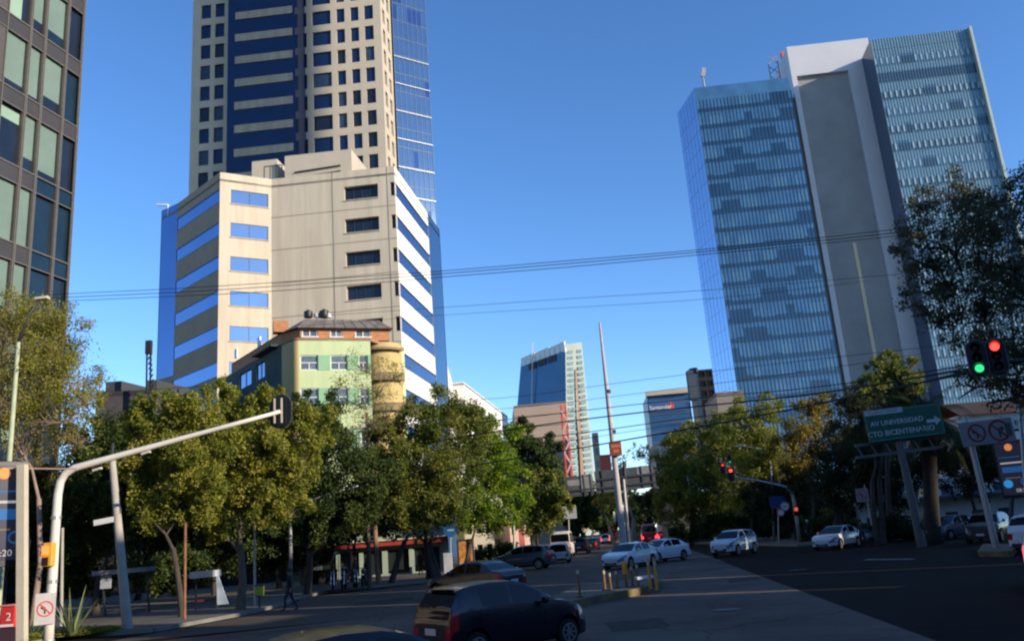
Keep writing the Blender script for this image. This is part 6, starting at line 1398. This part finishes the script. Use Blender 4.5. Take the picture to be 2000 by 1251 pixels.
    m=MB(); m.box((L/2+.014,0,zf-.02),(.02,W_*.7,.07)); m.build('upper_grille',mat('grille_dark',(.02,.02,.022),rough=.4),o,local=True)
    m=MB(); m.box((-L/2-.012,0,sill+.42),(.014,.42,.13)); m.build('number_plate',PLT,o,local=True); m=MB(); m.box((-L/2-.01,0,sill+.12),(.02,W_*1.5,.10)); m.build('bumper_trim',TRIM,o,local=True)
    if kind in('hatch','suv'):
        m=MB(); s=sp['rw'][0]-.03; P=sec(s); m.box((L/2-s-.03,0,P[10][1]+.005),(.20,P[9][0]*1.7,.03),(1,0,-.18)); m.build('roof_spoiler',paint,o,local=True,bevel=.01)
        m=MB(); s=(sp['rw'][0]+sp['rw'][1])/2+.05; m.bar((L/2-s-.02,-.02,fTs(s)+.012),(L/2-s+.02,.45,fTs(s)+.06),.018); m.build('rear_wiper',TRIM,o,local=True)
    return o
hz_=lambda a: Vector((math.sin(rad(a)),math.cos(rad(a)),0))
def onpix(x,y,Y=None): return xy(gr(x,y)) if Y is None else xy(at(x,y,Y))
hd=53; fwp=Vector((.72,18.7,0)); cen=fwp-hz_(hd)*(3.66/2-.68)-hz_(hd+90)*.75
car('hatch',PN,'small midnight blue hatchback seen from behind in the foreground',cen,hd,seams=True).scale=(.97,.97,.96)
car('sedan',PN,'dark car of which only the roof shows at the bottom edge',xy(at(735,1225,10.2)),62)
car('sedan',PD,'dark sedan crossing left just behind the foreground hatchback',xy(at(925,1130,36)),-50)
car('suv',PS,'steel blue sport utility car heading left in the middle distance',xy(gr(1024,1112)),-74)
car('hatch',PW,'sunlit white hatchback seen from behind beside the steel blue car',xy(at(1095,1096,70)),6)
van_=car('van',PC,'cream minibus seen from behind on the left of the avenue',xy(at(1101,1086,84)),7,name='minibus',cat='minibus',group=None)
car('suv',PD,'dark car far down the avenue right of the minibus',xy(at(1136,1080,93)),10); car('sedan',PD,'dark sedan in shade farther right of the minibus',xy(at(1156,1074,104)),9)
car('hatch',PW,'tiny white far car left of the median mast',xy(at(1184,1061,150)),8,lit=True)
car('sedan',PW,'white sedan approaching behind the yellow bollards',xy(gr(1232,1107)),-143)
car('sedan',PW,'white sedan half hidden behind the approaching one at the bollards',xy(at(1292,1090,56.5)),-132)
car('suv',PW,'white sport utility car turning in mid crossing, right of the two white sedans',xy(gr(1436,1083)),-142)
car('sedan',PW,'white sedan standing behind slim trunks on the right',xy(gr(1637,1070)),-136)
car('sedan',PB,'dark blue low car in shade left of the palm trunk',xy(at(1732,1050,61)),-112)
car('hatch',PS,'silver blue car partly hidden by the palm trunk',xy(at(1860,1050,58)),-118)
car('suv',PD,'black sport utility car facing the crossing behind the steel pole',xy(at(1936,1058,50)),-140)
car('suv',PW,'white car cut by the right edge showing its red tail lamp beside the pole block',xy(at(2068,1090,38)),58)
car('suv',PW,'white car at the lower right edge with a glowing tail lamp',xy(at(2100,1190,23.2)),30,lit=True)
rv=car('van',PR,'red bus down the avenue above the white sedans',xy(at(1268,1052,118)),7,name='bus',cat='bus',group=None,scale=1.05,lit=True)
car('suv',PR,'red car beside the red bus far down the avenue',xy(at(1298,1054,122)),10,lit=True)
b=MB(); 
# ================================================================== motorcycles
def motorcycle(label,loc,az_,group='motorcycles on the far kerb'):
    o=thing('motorcycle',label,'motorcycle',loc,rad(90-az_),group); T=lambda pts,r,n,mt,par=o:(lambda m:(m.tube(pts,r,8),m.build(n,mt,par,local=True,smooth='auto'))[1])(MB())
    for x in (-.65,.65):
        m=MB(); seg=22
        m.tube([(x+.27*math.cos(2*math.pi*k/seg),0,.31+.27*math.sin(2*math.pi*k/seg)) for k in range(seg+1)],.05,7,cap=False); w=m.build('wheel',TYRE,o,local=True,smooth=True); m=MB()
        for k in range(6): t=math.pi*k/3; m.bar((x,0,.31),(x+.25*math.cos(t),0,.31+.25*math.sin(t)),.025)
        m.lathe((x,-.05,.31),(0,1,0),[(0,.06),(.1,.06)],10); m.build('rim',RIM,w,local=True)
    T([(.65,.08,.31),(.5,.08,.75),(.42,.08,1.0)],.025,'fork',CHR); T([(.65,-.08,.31),(.5,-.08,.75),(.42,-.08,1.0)],.025,'fork',CHR)
    T([(.4,-.36,1.08),(.42,-.15,1.05),(.42,.15,1.05),(.4,.36,1.08)],.018,'handlebar',DARKP)
    T([(.45,0,.9),(.1,0,.75),(-.2,0,.7),(-.55,0,.78)],.035,'frame',DARKP)
    m=MB(); m.lathe((.38,0,.82),(-1,0,0),[(0,.06),(.1,.14),(.35,.15),(.5,.08)],12); m.build('fuel_tank',PR if 'red' in label else PD,o,local=True,smooth='auto')
    m=MB(); m.box((-.32,0,.82),(.68,.24,.1)); m.build('seat',TRIM,o,local=True,bevel=.03); m=MB(); m.box((.05,0,.47),(.42,.3,.36)); m.build('engine',mat('engine_grey',(.12,.12,.125),rough=.4,metal=.6),o,local=True,bevel=.04)
    T([(.1,.16,.3),(-.3,.18,.3),(-.75,.18,.42)],.045,'exhaust',CHR); m=MB(); m.lathe((.5,0,.92),(1,0,0),[(0,.05),(.06,.1),(.1,.1)],14); m.build('headlight',HLG,o,local=True); m=MB(); m.box((-.7,0,.76),(.2,.18,.05)); m.build('rear_mudguard',TRIM,o,local=True); m=MB(); m.box((-.62,0,.98),(.36,.36,.32)); 
    if 'box' in label: m.build('top_box',TRIM,o,local=True,bevel=.03)
    return o
for k,(x,y,a_,lab) in enumerate(((650,1152,168,'black motorcycle leftmost in the row on the far kerb'),(672,1150,175,'black motorcycle second from the left with a top box on the far kerb'),(694,1147,162,'black motorcycle third from the left before the dark shop'),(712,1144,178,'black motorcycle rightmost in the row nearest the wooden pole'))):
    p=gr(x,y,.13); motorcycle(lab,(p.x,p.y,.13),a_)
# ================================================================== people
SKIN=mat('skin',(.30,.17,.11),rough=.6); HAIR=mat('hair_black',(.012,.010,.009),rough=.6)
def person(label,loc,az_,top,trouser,stride=.28,carry=False,hgt=1.72,hair_m=None):
    o=thing('person',label,'person',loc,rad(90-az_)); bm=bpy.data.meshes.new('sk')
    J={}; V=[];E=[];Rd=[]
    def j(n,p,r,par=None):
        J[n]=len(V); V.append(p); Rd.append(r)
        if par: E.append((J[par],J[n]))
    j('pel',(0,0,.95),.135); j('waist',(.01,0,1.08),.125,'pel'); j('chest',(.02,0,1.30),.145,'waist'); j('neckb',(.015,0,1.45),.075,'chest'); j('neck',(.03,0,1.51),.052,'neckb'); j('chin',(.045,0,1.555),.062,'neck'); j('head',(.04,0,1.64),.088,'chin'); j('crown',(.03,0,1.70),.066,'head')
    for s,sg in (('l',1),('r',-1)):
        f=stride*sg
        j(s+'hip',(.0,.09*sg,.90),.098,'pel'); j(s+'knee',(.45*f+.05,.095*sg,.50),.066,s+'hip'); j(s+'shin',(.62*f-.02,.095*sg,.30),.055,s+'knee'); j(s+'ank',(.8*f-.04-(0.06 if f<0 else 0),.095*sg,.085),.040,s+'shin'); j(s+'toe',(.8*f+.15-(0.06 if f<0 else 0),.105*sg,.04),.036,s+'ank')
        g=-.55*f
        j(s+'sh',(.01,.18*sg,1.40),.066,'chest'); j(s+'elb',(g*.45-.04,.235*sg,1.13),.047,s+'sh'); j(s+'wri',(g*1.0+.08,.235*sg,.90),.032,s+'elb'); j(s+'palm',(g*1.1+.10,.23*sg,.84),.033,s+'wri')
        for q in range(4): j(s+'f%d'%q,(g*1.1+.085+.022*q,.222*sg,.745-.012*(1-abs(q-1.5))),.0105,s+'palm')
        j(s+'th',(g*1.1+.155,.215*sg,.80),.012,s+'palm')
    bm.from_pydata(V,E,[]); ob=bpy.data.objects.new('tmp',bm); COL.objects.link(ob); md=ob.modifiers.new('s','SKIN'); md.use_smooth_shade=True
    for i,sv_ in enumerate(bm.skin_vertices[0].data): sv_.radius=(Rd[i],Rd[i]); sv_.use_root=(i==0)
    ob.modifiers.new('sub','SUBSURF').levels=1; dg=bpy.context.evaluated_depsgraph_get(); dg.update(); me=bpy.data.meshes.new_from_object(ob.evaluated_get(dg)); bpy.data.objects.remove(ob); me.materials.clear()
    for m_ in (trouser,top,SKIN,TRIM): me.materials.append(m_)
    for p in me.polygons:
        c=p.center; k=1 if c.z>.93 else 0
        if c.z>1.475: k=2
        if c.z<.105: k=3
        if c.z<.93 and abs(c.y)>.185 and c.z>.7: k=2
        if abs(c.y)>.185 and c.z>=.90 and k==0: k=1
        p.material_index=k; p.use_smooth=True
    me.name='body'; bo=bpy.data.objects.new('body',me); COL.objects.link(bo); bo.parent=o; bo.scale=(1,1,1); o.scale=(hgt/1.76,)*3
    m=MB(); m.lathe((.015,0,1.625),(0,0,1),[(-.02,.098),(.05,.104),(.09,.098),(.13,.07),(.15,.03)],14); hv=m.build('hair',hair_m or HAIR,o,local=True,smooth=True)
    m=MB(); m.box((.128,0,1.612),(.03,.022,.035)); m.build('nose',SKIN,o,local=True,bevel=.008)
    m=MB()
    for s in (-1,1): m.box((.118,.033*s,1.645),(.02,.024,.010))
    m.build('eye',HAIR,o,local=True)
    if carry: m=MB(); m.box((-.16,0,1.22),(.16,.30,.42)); m.build('backpack',TRIM,o,local=True,bevel=.04)
    return o
cl=lambda n,c: mat(n,c,rough=.85,var=.15,scale=8)
p=gr(566,1192); person('person in dark jacket and trousers walking over the cross street at left',(p.x,p.y,0),-95,cl('cloth_black',(.014,.014,.018)),cl('cloth_navy',(.02,.024,.045)),.3)
p=at(1806,1072,50); person('person in black walking before the palm trunk at right',(p.x,p.y,0),110,cl('cloth_black',(.014,.014,.018)),cl('cloth_dark',(.02,.02,.02)),.26)
p=at(822,1118,60); person('person in dark clothes standing on the pavement before the pale pylon',(p.x,p.y,.13),170,cl('cloth_navy',(.02,.024,.045)),cl('cloth_dark',(.02,.02,.02)),.06)
p=at(836,1119,61); person('person in a dark red top beside the one in dark clothes near the pylon',(p.x,p.y,.13),200,cl('cloth_red',(.16,.02,.02)),cl('cloth_dark',(.02,.02,.02)),.1)
p=at(1583,1062,69); person('person with a white cap waiting beside the far signal pole',(p.x,p.y,.13),190,cl('cloth_dark',(.02,.02,.02)),cl('cloth_navy',(.02,.024,.045)),.08,hair_m=WSIGN)
p=at(1688,1070,56); person('person in brown clothes standing right of the white sedan behind the trunks',(p.x,p.y,.0),200,cl('cloth_brown',(.06,.04,.035)),cl('cloth_dark',(.02,.02,.02)),.06)
